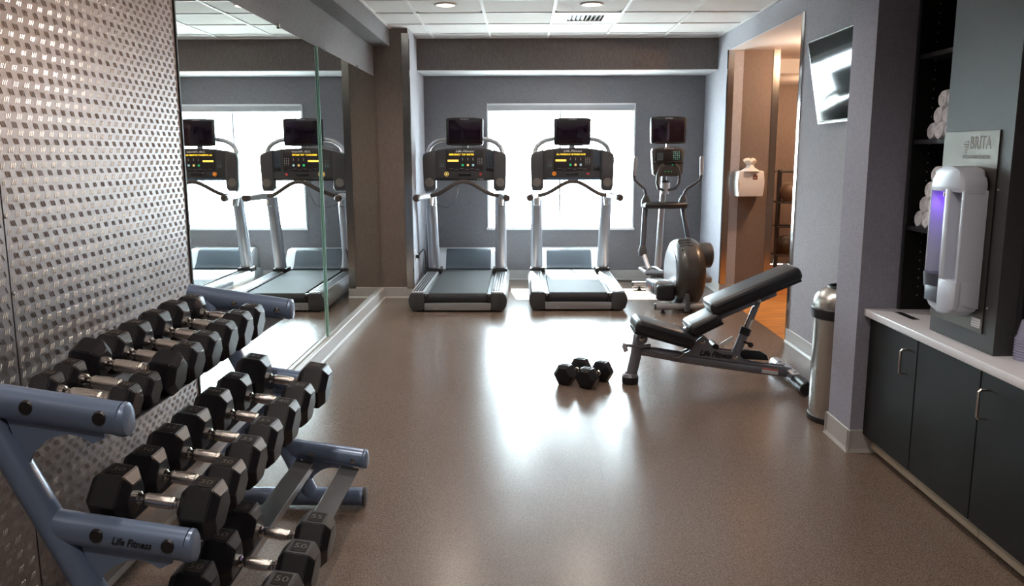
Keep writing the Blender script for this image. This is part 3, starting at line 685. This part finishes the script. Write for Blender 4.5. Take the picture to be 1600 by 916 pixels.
# left link arm box
ab = link('pedal_arm', MB().box((-.225, .44, .195), (.17, .46, .15), Matrix.Rotation(R(-5), 3, 'X'), .03, 3), M['silver'], el)
link('arm_end', MB().box((-.215, .195, .178), (.175, .10, .155), Matrix.Rotation(R(-5), 3, 'X'), .03, 3), M['black'], ab)
link('side_panel', MB().box((-.312, .44, .195), (.006, .36, .10), Matrix.Rotation(R(-5), 3, 'X'), .002), M['hood'], ab)
text('red_lettering', 'Life Fitness', M['labelr'], .035, (-.3165, .42, .20), (0, -1, 0), (0, 0, 1), ab, .3, width=.16)
link('pedal_arm', MB().box((.235, .60, .30), (.09, .5, .06), Matrix.Rotation(R(8), 3, 'X'), .02, 2), M['silver'], el)
for (x, y, z) in ((-.225, .82, .275), (.235, .88, .36)):
    pf = [(x-.085, y-.17), (x+.085, y-.17), (x+.09, y+.12), (x+.05, y+.18), (x-.05, y+.18), (x-.09, y+.12)]
    pdl = link('pedal', MB().prism(pf, z, z+.018, 'XY', .006), M['char'], el)
    rim = [(a, b, z+.035) for a, b in pf]; rim.append(rim[0])
    link('pedal_rim', MB().tube(rim, .014, 10), M['silver'], pdl)
for s_, (xb, zb, yb) in ((-1, (-.275, .48, 1.0)), (1, (.215, .56, 1.05))):
    link('lower_link', MB().tube([(xb, yb, zb), (xb+(.04 if s_ < 0 else 0), yb-.14, zb-.17)], .022, 14), M['silverl'], el)
    link('boot', MB().tube([(xb, yb-.01, zb-.05), (xb, yb, zb), (xb, yb+.005, zb+.06)], [.042, .05, .03], 18), M['char'], el)
    xt = -.215 if s_ < 0 else .18
    link('swing_arm', MB().tube([(xb, yb, zb+.03), (xt, 1.20, .94)], .030, 16), M['arm'], el)
    link('pivot_boot', MB().tube([(xt, 1.20, .93), (xt, 1.19, .99), (xt-s_*-.0, 1.18, 1.05)], [.046, .048, .022], 18), M['char'], el)
    x0 = xt; pts = [(x0, 1.18, 1.03), (x0-.01*-s_, 1.17, 1.08), (x0+s_*.03, 1.14, 1.12), (x0+s_*.10, 1.10, 1.17), (x0+s_*.145, 1.08, 1.21), (x0+s_*.155, 1.07, 1.26)]
    sw = link('swing_handle', MB().tube(pts, .015, 14), M['char'], el)
    link('handle_grip', MB().tube([pts[-1], (x0+s_*.145, 1.05, 1.42), (x0+s_*.142, 1.045, 1.45)], [.02, .02, .016], 14), M['silver'], sw)
ring = [(-.235, 1.20, .945), (-.22, 1.12, .945), (-.1, 1.08, .945), (.06, 1.08, .945), (.19, 1.12, .945), (.205, 1.20, .945), (.19, 1.26, .945), (.06, 1.30, .945), (-.1, 1.30, .945), (-.22, 1.26, .945), (-.235, 1.20, .945)]
link('handle_ring', MB().tube(ring, .033, 14, .8), M['black'], el)
link('column', MB().tube([(-.03, 1.40, .08), (-.02, 1.34, .6), (-.005, 1.28, 1.28)], [.042, .035, .030], 20), M['silver'], el)
link('column_base', MB().tube([(-.03, 1.40, .08), (-.03, 1.38, .26)], [.085, .055], 20), M['black'], el)
link('collar', MB().tube([(0, 1.26, 1.06), (.002, 1.25, 1.18)], [.046, .048], 20), M['silverl'], el)
link('collar_cap', MB().tube([(.002, 1.25, 1.18), (.002, 1.25, 1.20)], [.05, .046], 20), M['black'], el)
for s_ in (-1, 1):
    link('fixed_handle', MB().tube([(s_*.03, 1.22, 1.10), (s_*.09, 1.16, 1.12), (s_*.115, 1.12, 1.18), (s_*.115, 1.10, 1.26), (s_*.09, 1.09, 1.34), (s_*.06, 1.09, 1.37)], .016, 14), M['char'], el)
cp = [(-.155, 1.27), (-.12, 1.245), (.12, 1.245), (.155, 1.27), (.175, 1.50), (.165, 1.53), (.08, 1.545), (-.08, 1.545), (-.165, 1.53), (-.175, 1.50)]
ec = link('console', MB().prism(cp, 1.14, 1.22, 'XZ', .012), M['char'], el)
link('console_back', MB().box((0, 1.25, 1.36), (.2, .1, .2), None, .02), M['silverl'], el)
link('upper_panel', MB().bb(-.14, .14, 1.134, 1.14, 1.405, 1.525, .003), M['black'], ec)
link('reading_ledge', MB().bb(-.145, .145, 1.11, 1.14, 1.385, 1.402, .004), M['black'], ec)
text('lettering', 'Life Fitness', M['white_t'], .018, (0, 1.132, 1.532), (1, 0, 0), (0, 0, 1), ec, .3, width=.10)
for q in range(4):
    for r_ in range(5):
        link('small_key', MB().bb(.05+q*.019, .057+q*.019, 1.131, 1.134, 1.42+r_*.018, 1.427+r_*.018), M['bluek'] if (q+r_) % 3 else M['green'], ec)
        link('small_key', MB().bb(-.115+q*.016, -.11+q*.016, 1.131, 1.134, 1.415+r_*.016, 1.42+r_*.016), M['grey_t'] if (q+r_) % 2 else M['bluek'], ec)
link('round_key', MB().lathe([(0, -.003), (.008, -.003), (.008, 0)], (.045, 1.14, 1.365), 'Y', 12), M['green'], ec)
for q in range(3): link('round_key', MB().lathe([(0, -.003), (.006, -.003), (.006, 0)], (-.03+q*.032, 1.14, 1.295), 'Y', 12), M['green'], ec)
link('tv_post', MB().bb(-.015, .015, 1.19, 1.22, 1.54, 1.60), M['silverl'], el)
ev = link('tv_screen', MB().prism([(-.175, 1.585), (-.183, 1.60), (-.186, 1.835), (-.175, 1.85), (-.09, 1.858), (.09, 1.858), (.175, 1.85), (.186, 1.835), (.183, 1.60), (.175, 1.585), (.09, 1.578), (-.09, 1.578)], 1.16, 1.21, 'XZ', .006), M['black'], el)
link('glass', MB().bb(-.16, .16, 1.156, 1.161, 1.603, 1.828, .001), M['screen'], ev)
text('lettering', 'Life Fitness', M['white_t'], .014, (0, 1.1585, 1.84), (1, 0, 0), (0, 0, 1), ev, .3, width=.08)
# ================================================================= BENCH
YB_ = 5.18
bn = thing('weight_bench', 'adjustable weight bench with black pads and grey frame, back raised', 'weight bench', (1.2, YB_, 0))
def pad(name, c, L, th, wdt, ang, parent, bev=.03):
    o = link(name, MB().box(c, (L, wdt, th), Matrix.Rotation(R(-ang), 3, 'Y'), bev, 4), M['vinyl'], parent)
    # stitched seam line along both long sides
    rot = Matrix.Rotation(R(-ang), 3, 'Y')
    for s_ in (-1, 1):
        a = Vector(c)+rot @ Vector((-L/2+.03, s_*(wdt/2+.0005), th*.16)); b = Vector(c)+rot @ Vector((L/2-.03, s_*(wdt/2+.0005), th*.16))
        link('piping', MB().tube([a, b], .003, 6), M['black'], o)
    link('base_board', MB().box(Vector(c)+rot @ Vector((0, 0, -th/2-.004)), (L*.94, wdt*.86, .014), rot), M['black'], o)
    return o
pad('seat_pad', (.905, YB_, .352), .40, .082, .27, -16, bn)
pad('back_pad', (1.155, YB_, .415), .215, .078, .27, 27, bn)
pad('back_pad', (1.462, YB_, .625), .60, .085, .27, 23.5, bn)
rt = Matrix.Rotation(R(-24), 3, 'Y')
link('backrest_frame', MB().box((1.33, YB_, .475), (.62, .055, .04), rt, .006).box((1.56, YB_, .585), (.10, .12, .02), rt, .004), M['bench'], bn)
for s_ in (-1, 1): link('bolt', MB().lathe([(0, -.006), (.011, -.004), (.011, 0)] if s_ < 0 else [(.011, 0), (.011, .004), (0, .006)], (1.50, YB_+s_*.0605, .555), 'Y', 12), M['chrome'], bn)
# seat bracket
link('seat_frame', MB().box((.93, YB_, .295), (.34, .05, .035), Matrix.Rotation(R(16), 3, 'Y'), .005), M['bench'], bn)
# front post, plate head, foot
link('front_post', MB().tube([(.755, YB_, .32), (.735, YB_, .18), (.705, YB_, .03)], [.034, .036, .036], 20, 1.0), M['bench'], bn)
link('front_foot', MB().lathe([(0, 0), (.050, 0), (.054, .01), (.054, .045), (.044, .058), (.036, .062)], (.703, YB_, 0), 'Z', 28), M['black'], bn)
link('foot_flange', MB().lathe([(.052, .042), (.055, .048), (.045, .066), (.036, .07)], (.703, YB_, 0), 'Z', 28), M['bench'], bn)
link('post_head', MB().lathe([(0, -.052), (.036, -.05), (.038, -.045), (.038, .045), (.036, .05), (0, .052)], (.765, YB_, .305), 'Y', 24), M['bench'], bn)
link('bolt', MB().lathe([(0, -.066), (.008, -.064), (.009, -.056), (.016, -.054), (.016, -.05)], (.765, YB_, .307), 'Y', 16), M['chrome'], bn)
link('seat_roller', MB().cyl((.735, YB_-.10, .385), (.735, YB_+.10, .385), .022), M['char'], bn)
# pull handle at the front
hdl = link('pull_handle', MB().tube([(.82, YB_-.05, .265), (.74, YB_-.075, .262), (.68, YB_-.09, .272), (.655, YB_-.09, .272)], .010, 12), M['bench'], bn)
link('handle_grip', MB().tube([(.655, YB_-.09, .285), (.648, YB_-.09, .27), (.662, YB_-.09, .235)], .0155, 14), M['silverl'], hdl)
# main beam
bmpts = [(.74, .222), (.86, .205), (1.0, .18), (1.2, .148), (1.45, .112), (1.74, .072)]
link('main_beam', MB().tube([(x, YB_, z) for x, z in bmpts], [.030, .034, .037, .037, .036, .034], 20, .85), M['bench'], bn)
# side plates with lettering
pl = [(1.02, .200), (1.07, .222), (1.10, .265), (1.125, .30), (1.15, .318), (1.175, .315), (1.195, .298), (1.205, .265), (1.23, .238), (1.30, .225), (1.36, .218), (1.395, .205), (1.415, .175), (1.44, .155), (1.55, .132), (1.70, .118), (1.72, .098), (1.45, .138), (1.2, .175)]
for s_ in (-1, 1):
    pp = link('side_plate', MB().prism(pl, YB_+s_*.030, YB_+s_*.037, 'XZ'), M['bench'], bn)
    for (x, z, r_) in ((1.158, .285, .017), (1.368, .182, .017)):
        link('bolt', MB().lathe([(r_, 0), (r_, .004), (r_*.6, .005), (r_*.5, .012), (0, .013)] if s_ > 0 else [(0, -.013), (r_*.5, -.012), (r_*.6, -.005), (r_, -.004), (r_, 0)], (x, YB_+s_*.037, z), 'Y', 16), M['chrome'], pp)
text('lettering', 'Life Fitness', M['black_t'], .050, (1.24, YB_-.0375, .200), (1, 0, -.12), (0, 0, 1), bn, .45, width=.215, bold=.0022)
link('axle_guide', MB().tube([(1.04, YB_-.05, .215), (1.0, YB_-.055, .185), (.97, YB_-.05, .19)], .006, 8), M['chrome'], bn)
# telescopic strut
link('strut', MB().tube([(1.37, YB_, .17), (1.435, YB_, .345)], .030, 18), M['bench'], bn)
link('strut_collar', MB().tube([(1.428, YB_, .325), (1.443, YB_, .37)], .036, 18), M['black'], bn)
link('strut_tube', MB().tube([(1.44, YB_, .36), (1.495, YB_, .505)], .021, 18), M['handle2'], bn)
link('strut_bracket', MB().box((1.488, YB_, .485), (.028, .05, .12), Matrix.Rotation(R(20), 3, 'Y'), .004), M['bench'], bn)
link('pull_knob', MB().tube([(1.42, YB_-.02, .285), (1.455, YB_-.045, .272)], .008, 10).sphere((1.46, YB_-.05, .268), .018), M['black'], bn)
link('seat_lever', MB().box((1.315, YB_-.03, .285), (.095, .018, .026), Matrix.Rotation(R(-32), 3, 'Y'), .003), M['cream'], bn)
link('rear_cover', MB().prism([(1.42, .15), (1.42, .205), (1.45, .215), (1.55, .205), (1.60, .175), (1.61, .14)], YB_+.04, YB_+.09, 'XZ', .008), M['black'], bn)
link('pivot_tube', MB().cyl((1.245, YB_-.02, .245), (1.245, YB_+.1, .245), .022), M['black'], bn)
# rear cross foot, with chrome wedge and sleeves
cf = link('cross_foot', MB().tube([(1.745, 5.52, .052), (1.745, 4.88, .052)], .036, 22), M['bench'], bn)
link('sleeve', MB().tube([(1.745, 5.52, .052), (1.745, 5.40, .052)], .041, 22), M['silverl'], cf)
link('sleeve', MB().tube([(1.745, 5.06, .052), (1.745, 4.87, .052), (1.745, 4.862, .052)], [.043, .045, .038], 22), M['black'], cf)
link('top_plate', MB().box((1.735, 5.20, .092), (.055, .30, .012), None, .004), M['silverl'], cf)
for yy in (5.08, 5.30): link('bolt', MB().lathe([(.012, 0), (.012, .004), (.006, .005), (.005, .01), (0, .01)], (1.735, yy, .097), 'Z', 12), M['chrome'], cf)
lb = link('warning_label', MB().box((1.60, YB_-.0285, .089), (.105, .003, .036), Matrix.Rotation(R(8), 3, 'Y')), M['labelw'], bn)
link('red_band', MB().box((1.601, YB_-.0305, .101), (.105, .001, .009), Matrix.Rotation(R(8), 3, 'Y')), M['labelr'], lb)
# ================================================================= TRASH CAN
TX, TY = 1.775, 4.45
tr = thing('trash_can', 'tall round stainless steel trash can with domed top, behind the column', 'trash can', (TX, TY, 0))
link('body', MB().lathe([(.0, .03), (.160, .03), (.160, .60), (.0, .60)], (TX, TY, 0), 'Z', 48), M['steel'], tr)
link('base_ring', MB().lathe([(0, 0), (.163, 0), (.166, .006), (.166, .032), (.160, .036)], (TX, TY, 0), 'Z', 48), M['black'], tr)
link('band', MB().lathe([(.160, .582), (.172, .585), (.175, .595), (.175, .638), (.170, .645), (.15, .645)], (TX, TY, 0), 'Z', 48), M['black'], tr)
link('dome', MB().lathe([(.170, .645), (.168, .672), (.157, .705), (.138, .728), (.11, .745), (.095, .750), (.093, .744)], (TX, TY, 0), 'Z', 48), M['steel'], tr)
link('opening_rim', MB().lathe([(.098, .746), (.095, .760), (.085, .760), (.083, .70), (0, .69)], (TX, TY, 0), 'Z', 40), M['black'], tr)
# ================================================================= CABINETS AND COUNTER
XC = 1.695; KZ = .10; CT0, CT1 = .695, .73
segs = [(3.445, 3.932, 3.52, 'black laminate base cabinet against the column, handle near its right edge'), (2.955, 3.440, None, 'black laminate base cabinet front without a handle, middle of the row'),
        (2.46, 2.950, 2.895, 'black laminate base cabinet at the right edge of the photo, with steel handle'), (1.96, 2.455, None, 'black laminate base cabinet just out of frame to the right')]
for (y0, y1, hy, lab) in segs:
    c = thing('base_cabinet', lab, 'cabinet', (1.95, (y0+y1)/2, 0), 0, 'black base cabinets')
    link('body', MB().bb(XC+.02, 2.60, y0, y1, KZ, CT0), M['cab'], c, smooth=False)
    d = link('door', MB().bb(XC, XC+.019, y0+.0015, y1-.0015, KZ-.004, CT0-.006, .0015), M['cab'], c, smooth=False)
    if hy: link('door_handle', MB().tube([(XC+.002, hy, .515), (XC-.030, hy, .515), (XC-.036, hy, .522), (XC-.036, hy, .618), (XC-.030, hy, .625), (XC+.002, hy, .625)], .0055, 10), M['steel'], d)
    link('kick_board', MB().bb(XC+.045, XC+.057, y0, y1, .022, KZ), M['tan'], c, smooth=False)
    link('plinth', MB().bb(XC+.07, 2.55, y0+.01, y1-.01, 0, KZ), M['darkedge'], c, smooth=False)
ct = thing('countertop', 'long white solid-surface countertop over the black cabinets', 'countertop', (2.1, 3.0, CT0))
link('slab', MB().bb(1.662, 2.60, 1.90, 3.934, CT0, CT1, .004), M['counter'], ct)
link('waste_slot', MB().bb(1.765, 1.80, 3.66, 3.84, CT1-.001, CT1+.0006), M['black'], ct)
tag(link('wall_plate', MB().bb(1.78, 1.86, 2.74, 2.84, CT1, CT1+.006, .002), M['steel']), 'small flat steel plate on the countertop beside the cup stack', 'plate')
# shelf units
for (y0, y1, lab) in ((2.98, 3.932, 'tall black open shelf unit between the column and the water dispenser tower'), (1.96, 2.975, 'tall black open shelf unit behind the cup stack at the right edge')):
    s_ = thing('shelf_unit', lab, 'shelf', (2.1, (y0+y1)/2, CT1), 0, 'tall black shelf units')
    for yy in (y0, y1-.02):
        sp = link('side_panel', MB().bb(1.822, 2.58, yy, yy+.02, CT1, ZC), M['cab'], s_, smooth=False)
        link('front_edge', MB().bb(1.816, 1.822, yy-.001, yy+.021, CT1, ZC), M['cabedge'], sp, smooth=False)
        if yy > y0:
            pg = MB()
            for k in range(44):
                for xx in (1.90, 2.28): pg.lathe([(.0035, -.001), (.0025, -.0015), (0, -.0015)], (xx, yy, .80+k*.042), 'Y', 6)
            o = link('peg_holes', pg, M['grey_t'], sp); o['kind'] = 'stuff'
    link('back_panel', MB().bb(2.58, 2.60, y0, y1, CT1, ZC), M['cab'], s_, smooth=False)
    for z in (1.135, 1.535, 1.918, 2.30): link('shelf', MB().bb(1.828, 2.58, y0+.02, y1-.02, z-.02, z, .001), M['cabedge'], s_, smooth=False)
# towels
def towel_mb():
    b = MB(); n = 40; L = .24; rr = .0385; prof = [(0, .003), (.006, .004), (.009, .001), (.013, .004), (.017, .001), (.021, .004), (.025, .001), (.030, .003), (.035, .003), (rr, .010), (rr+.001, .05), (rr-.001, L/2), (rr+.001, L-.05), (rr, L-.01), (.03, L-.003), (0, L)]
    b.lathe(prof, (0, 0, 0), 'X', n)
    for v in b.bm.verts:
        a = math.atan2(v.co.z, v.co.y); r_ = math.hypot(v.co.y, v.co.z)
        k = 1 + .05*sin(3*a+1)*(r_/rr) + .02*sin(7*a)
        v.co.y *= k; v.co.z *= k; v.co.x += .004*sin(a)*(r_/rr)
    for v in b.bm.verts: v.co.z += rr
    return b
tw0 = link('rolled_towel', towel_mb(), M['towel'], shift=False)
first = True; TR = .0385; Z1, Z2 = 1.135, 1.535
rows = [(Z1, 4, 'lower'), (Z2, 3, 'upper')]
tier = ['bottom', 'second', 'third', 'top']; pos = ['leftmost', 'second', 'third', 'fourth', 'fifth']
for (z, nr, nm) in rows:
    for r_ in range(nr):
        cnt = 3 if r_ < nr-1 else 2
        for k in range(cnt):
            Y = (3.855 if nm == 'lower' else 3.80) - r_*.042 - k*.079; zz = z + r_*.0685
            lab = 'rolled white towel on the %s shelf, %s row, %s from the left' % (nm, tier[r_], pos[k])
            if first: o = tw0; first = False
            else: o = tw0.copy(); COL.objects.link(o)
            o.location = (1.842+random.uniform(0, .008), Y, zz); o.rotation_euler = (0, 0, 0)
            tag(o, lab, 'towel', 'rolled towels on the %s shelf' % nm)
# ---------------------------------------------------------------- water dispenser tower
XT = 1.742; y0, y1 = 2.975, 3.452
tw = thing('dispenser_tower', 'dark grey laminate tower on the counter carrying the water dispenser', 'tower', (1.78, 3.21, CT1))
link('body', MB().bb(XT, 1.815, y0, y1, CT1, ZC), M['tower'], tw, smooth=False)
wd = thing('water_dispenser', 'wall-hung pale water dispenser with brushed steel back plate and purple glow', 'water dispenser', (XT-.05, 3.25, .79))
bp_ = link('back_plate', MB().bb(XT-.006, XT, 3.052, 3.449, .797, 1.557, .001), M['dsteel'], wd, smooth=False)
for zz in (1.34, .90): link('screw', MB().lathe([(0, -.004), (.005, -.003), (.006, 0)], (XT-.0, 3.040, zz), 'X', 10), M['chrome'], bp_)
link('sticker', MB().bb(XT-.0075, XT-.006, 3.065, 3.125, .815, .850), M['labelw'], bp_)
for q in range(3): link('print_line', MB().bb(XT-.0079, XT-.0075, 3.07, 3.118, .820+q*.009, .823+q*.009), M['grey_t'], bp_)
text('lettering', 'BRITA', M['engr'], .070, (XT-.0064, 3.175, 1.510), (0, -1, 0), (0, 0, 1), bp_, 0, .0002, width=.145, bold=.0004)
text('lettering', 'HYDRATION STATION', M['engr'], .022, (XT-.0064, 3.20, 1.458), (0, -1, 0), (0, 0, 1), bp_, 0, .0002, width=.19)
for q, (a, b) in enumerate(((.030, 1.516), (.030, 1.506), (.026, 1.496), (.018, 1.486), (.008, 1.476))):
    link('emblem_bar', MB().bb(XT-.0072, XT-.006, 3.275-a/2, 3.275+a/2, b-.003, b+.003), M['engr'], bp_)
XD = XT-.10; Y0, Y1 = 3.085, 3.345           # Y1 = far (left in the picture)
dz0, dz1 = .835, 1.445
# top cap: arched dome
ap = [(Y0, 1.335), (Y0, 1.385)] + [((Y0+Y1)/2 + (Y1-Y0)/2*cos(R(a)), 1.352+.072*sin(R(a))) for a in range(12, 180, 12)][::1]
ap = [(Y1, 1.322), (Y1, 1.352)] + [((Y0+Y1)/2 + (Y1-Y0)/2*cos(R(a)), 1.352+.072*sin(R(a))) for a in range(12, 180, 12)] + [(Y0, 1.352), (Y0, 1.322)]
link('top_cap', MB().prism(ap, XD, XT-.006, 'YZ', .018), M['disp'], wd)
side = [(XT-.006, .885), (XT-.006, 1.335), (XD+.004, 1.335), (XD+.004, .945), (XD+.022, .90)]
link('left_side', MB().prism(side, Y1-.012, Y1-.001, 'XZ', .003), M['disp'], wd)
link('right_side', MB().prism(side, Y0+.001, Y0+.022, 'XZ', .004), M['disp'], wd)
link('middle_post', MB().bb(XD, XT-.006, 3.185, 3.225, .985, 1.34, .006), M['disp'], wd)
link('recess_back', MB().bb(XT-.022, XT-.006, 3.22, Y1-.01, .95, 1.34), M['disp'], wd)
link('right_panel', MB().bb(XT-.062, XT-.006, Y0+.015, 3.19, .985, 1.34), M['disp'], wd)
link('glow_strip', MB().bb(XT-.026, XT-.022, 3.228, 3.30, 1.235, 1.315), M['purple'], wd)
link('nozzle', MB().cyl((XT-.060, 3.285, 1.34), (XT-.060, 3.285, 1.305), .014), M['chrome'], wd)
link('nozzle_block', MB().bb(XT-.085, XT-.02, 3.235, 3.34, 1.325, 1.345, .004), M['black'], wd)
bw = [(Y1+.012, .99), (Y1+.014, .93), (Y1+.004, .895), (3.31, .862), (3.225, .842), (3.14, .85), (Y0+.01, .875), (Y0, .91), (Y0, .99)]
link('lower_body', MB().prism([p for p in bw], XD+.012, XT-.006, 'YZ', .014), M['disp'], wd)
link('lower_front', MB().prism([(3.225, .99), (3.225, .85), (3.14, .858), (Y0+.01, .882), (Y0, .915), (Y0, .99)], XD-.002, XD+.03, 'YZ', .012), M['disp'], wd)
link('drip_cup', MB().lathe([(.0, -.05), (.068, -.05), (.072, 0), (.066, .004), (.058, -.002), (0, -.006)], (XD+.055, 3.292, 1.0), 'Z', 28), M['dgrey'], wd)
link('drip_panel', MB().bb(XD+.006, XD+.014, 3.235, Y1-.012, .885, .95, .002), M['dgrey'], wd)
for q in range(4): link('bottle_icon', MB().bb(XT-.064, XT-.062, 3.10, 3.13, 1.225+q*.013, 1.230+q*.013), M['black_t'], wd)
pw = lamp('POINT', 'purple_led', (XT-.06, 3.262, 1.29), (0, 0, 0), .12, (.35, .12, 1), shadow_soft_size=.02)
# cups
cp_ = thing('cup_stack', 'stack of clear plastic cups upside down on the counter at the right edge', 'cups', (1.838, 2.92, CT1))
link('cups', MB().lathe([(.047, 0), (.046, .085), (.043, .087), (.031, .145), (.029, .147), (0, .147), (0, .143), (.027, .143), (.040, .083), (.044, .0)], (1.838, 2.92, CT1), 'Z', 36), M['cup'], cp_)
for k in range(8): link('rim', MB().lathe([(.0465, .004+k*.010), (.0490, .006+k*.010), (.0490, .009+k*.010), (.0465, .011+k*.010)], (1.838, 2.92, CT1), 'Z', 36), M['cup'], cp_)
# ================================================================= WALL TV
tv = thing('wall_television', 'black flat television tilted on the right wall before the column', 'television', (2.04, 5.37, 1.68))
rot = Matrix.Rotation(R(-10.5), 3, 'Y')
c = Vector((2.028, 5.365, 1.955))
link('housing', MB().box(c, (.035, .97, .56), rot, .005), M['black'], tv)
link('screen', MB().box(c+rot @ Vector((-.0185, 0, .004)), (.002, .945, .53), rot), mat('tv_glass', (.008, .012, .009), .06, spec=.28), tv)
link('bezel', MB().box(c+rot @ Vector((-.016, 0, -.276)), (.006, .97, .008), rot).box(c+rot @ Vector((-.016, 0, .276)), (.006, .97, .006), rot).box(c+rot @ Vector((-.016, .483, 0)), (.006, .006, .56), rot), M['chrome'], tv)
link('mount', MB().bb(2.055, 2.10, 5.2, 5.5, 1.85, 2.05, .004), M['char'], tv)
# ================================================================= WIPES DISPENSER
wp = thing('wipes_dispenser', 'white wall-mounted wipes dispenser with a wipe pulled out, in the corridor opening', 'dispenser', (2.33, 8.55, 1.04))
prof = []
bp2 = [(2.205, 1.045), (2.455, 1.045), (2.462, 1.12), (2.466, 1.20), (2.460, 1.295), (2.44, 1.305), (2.22, 1.305), (2.200, 1.295), (2.194, 1.20), (2.198, 1.12)]
link('body', MB().prism(bp2, 8.44, 8.612, 'XZ', .012), M['white'], wp)
link('neck', MB().lathe([(.10, 0), (.075, .018), (.045, .035), (.034, .06), (0, .062)], (2.33, 8.50, 1.30), 'Z', 28), M['white'], wp)
tuft = MB().lathe([(.028, 0), (.034, .02), (.055, .04), (.068, .052), (.05, .068), (.02, .074), (0, .07)], (2.325, 8.50, 1.352), 'Z', 24)
for v in tuft.bm.verts:
    a = math.atan2(v.co.y-8.5, v.co.x-2.325); v.co.z += .008*sin(5*a)+.004*sin(9*a)
link('wipe', tuft, M['wipe'], wp)
link('house_emblem', MB().prism([(2.345, 1.218), (2.392, 1.218), (2.392, 1.252), (2.3685, 1.275), (2.345, 1.252)], 8.4375, 8.4395, 'XZ'), M['brown'], wp)
link('emblem_mark', MB().bb(2.358, 2.379, 8.4365, 8.4376, 1.232, 1.238), M['white_t'], wp)
link('latch', MB().bb(2.20, 2.225, 8.436, 8.441, 1.155, 1.20, .002), M['cream'], wp)
# ================================================================= BALL RACK IN THE CORRIDOR
br = thing('ball_rack', 'black metal ball rack standing in the corridor beyond the opening', 'ball rack', (3.5, 10.3, 0))
fr = MB()
for (x, y) in ((3.15, 10.2), (3.25, 10.45), (3.85, 10.2), (3.85, 10.45)): link('post', MB().bb(x-.014, x+.014, y-.014, y+.014, 0, 1.28), M['black'], br)
for z in (.22, .58, .88, 1.26):
    for y in (10.2, 10.45): link('shelf_rail', MB().tube([(3.15, y, z), (3.86, y, z)], .011, 8), M['black'], br)
    link('shelf_rail', MB().tube([(3.15, 10.2, z), (3.25, 10.45, z)], .011, 8), M['black'], br)
tag(link('medicine_ball', MB().sphere((3.33, 10.32, 1.005), .125, n=28), M['ball']), 'brown medicine ball on the upper shelf of the ball rack', 'ball')
tag(link('medicine_ball', MB().sphere((3.31, 10.32, .345), .125, n=28), M['ball2']), 'black medicine ball on the lower shelf of the ball rack', 'ball')
# corridor lamps
for (x, y, e) in ((3.0, 7.8, HALL*.8), (3.7, 9.9, HALL*.8)):
    zc = 2.515 if y < 9.4 else 2.36
    t = thing('corridor_downlight', 'round corridor ceiling lamp out of view %s' % ('near the opening' if y < 9 else 'above the ball rack'), 'ceiling light', (x, y, zc-.01))
    link('trim_ring', MB().lathe([(.07, -.012), (.095, -.010), (.095, 0), (0, 0)], (x, y, zc)), M['chrome'], t)
    link('lens', MB().lathe([(0, -.05), (.035, -.045), (.06, -.03), (.07, -.010)], (x, y, zc)), M['lampglow'], t)
    lamp('POINT', 'corridor_light', (x, y, zc-.10), (0, 0, 0), e, (1, .62, .38), shadow_soft_size=.05)
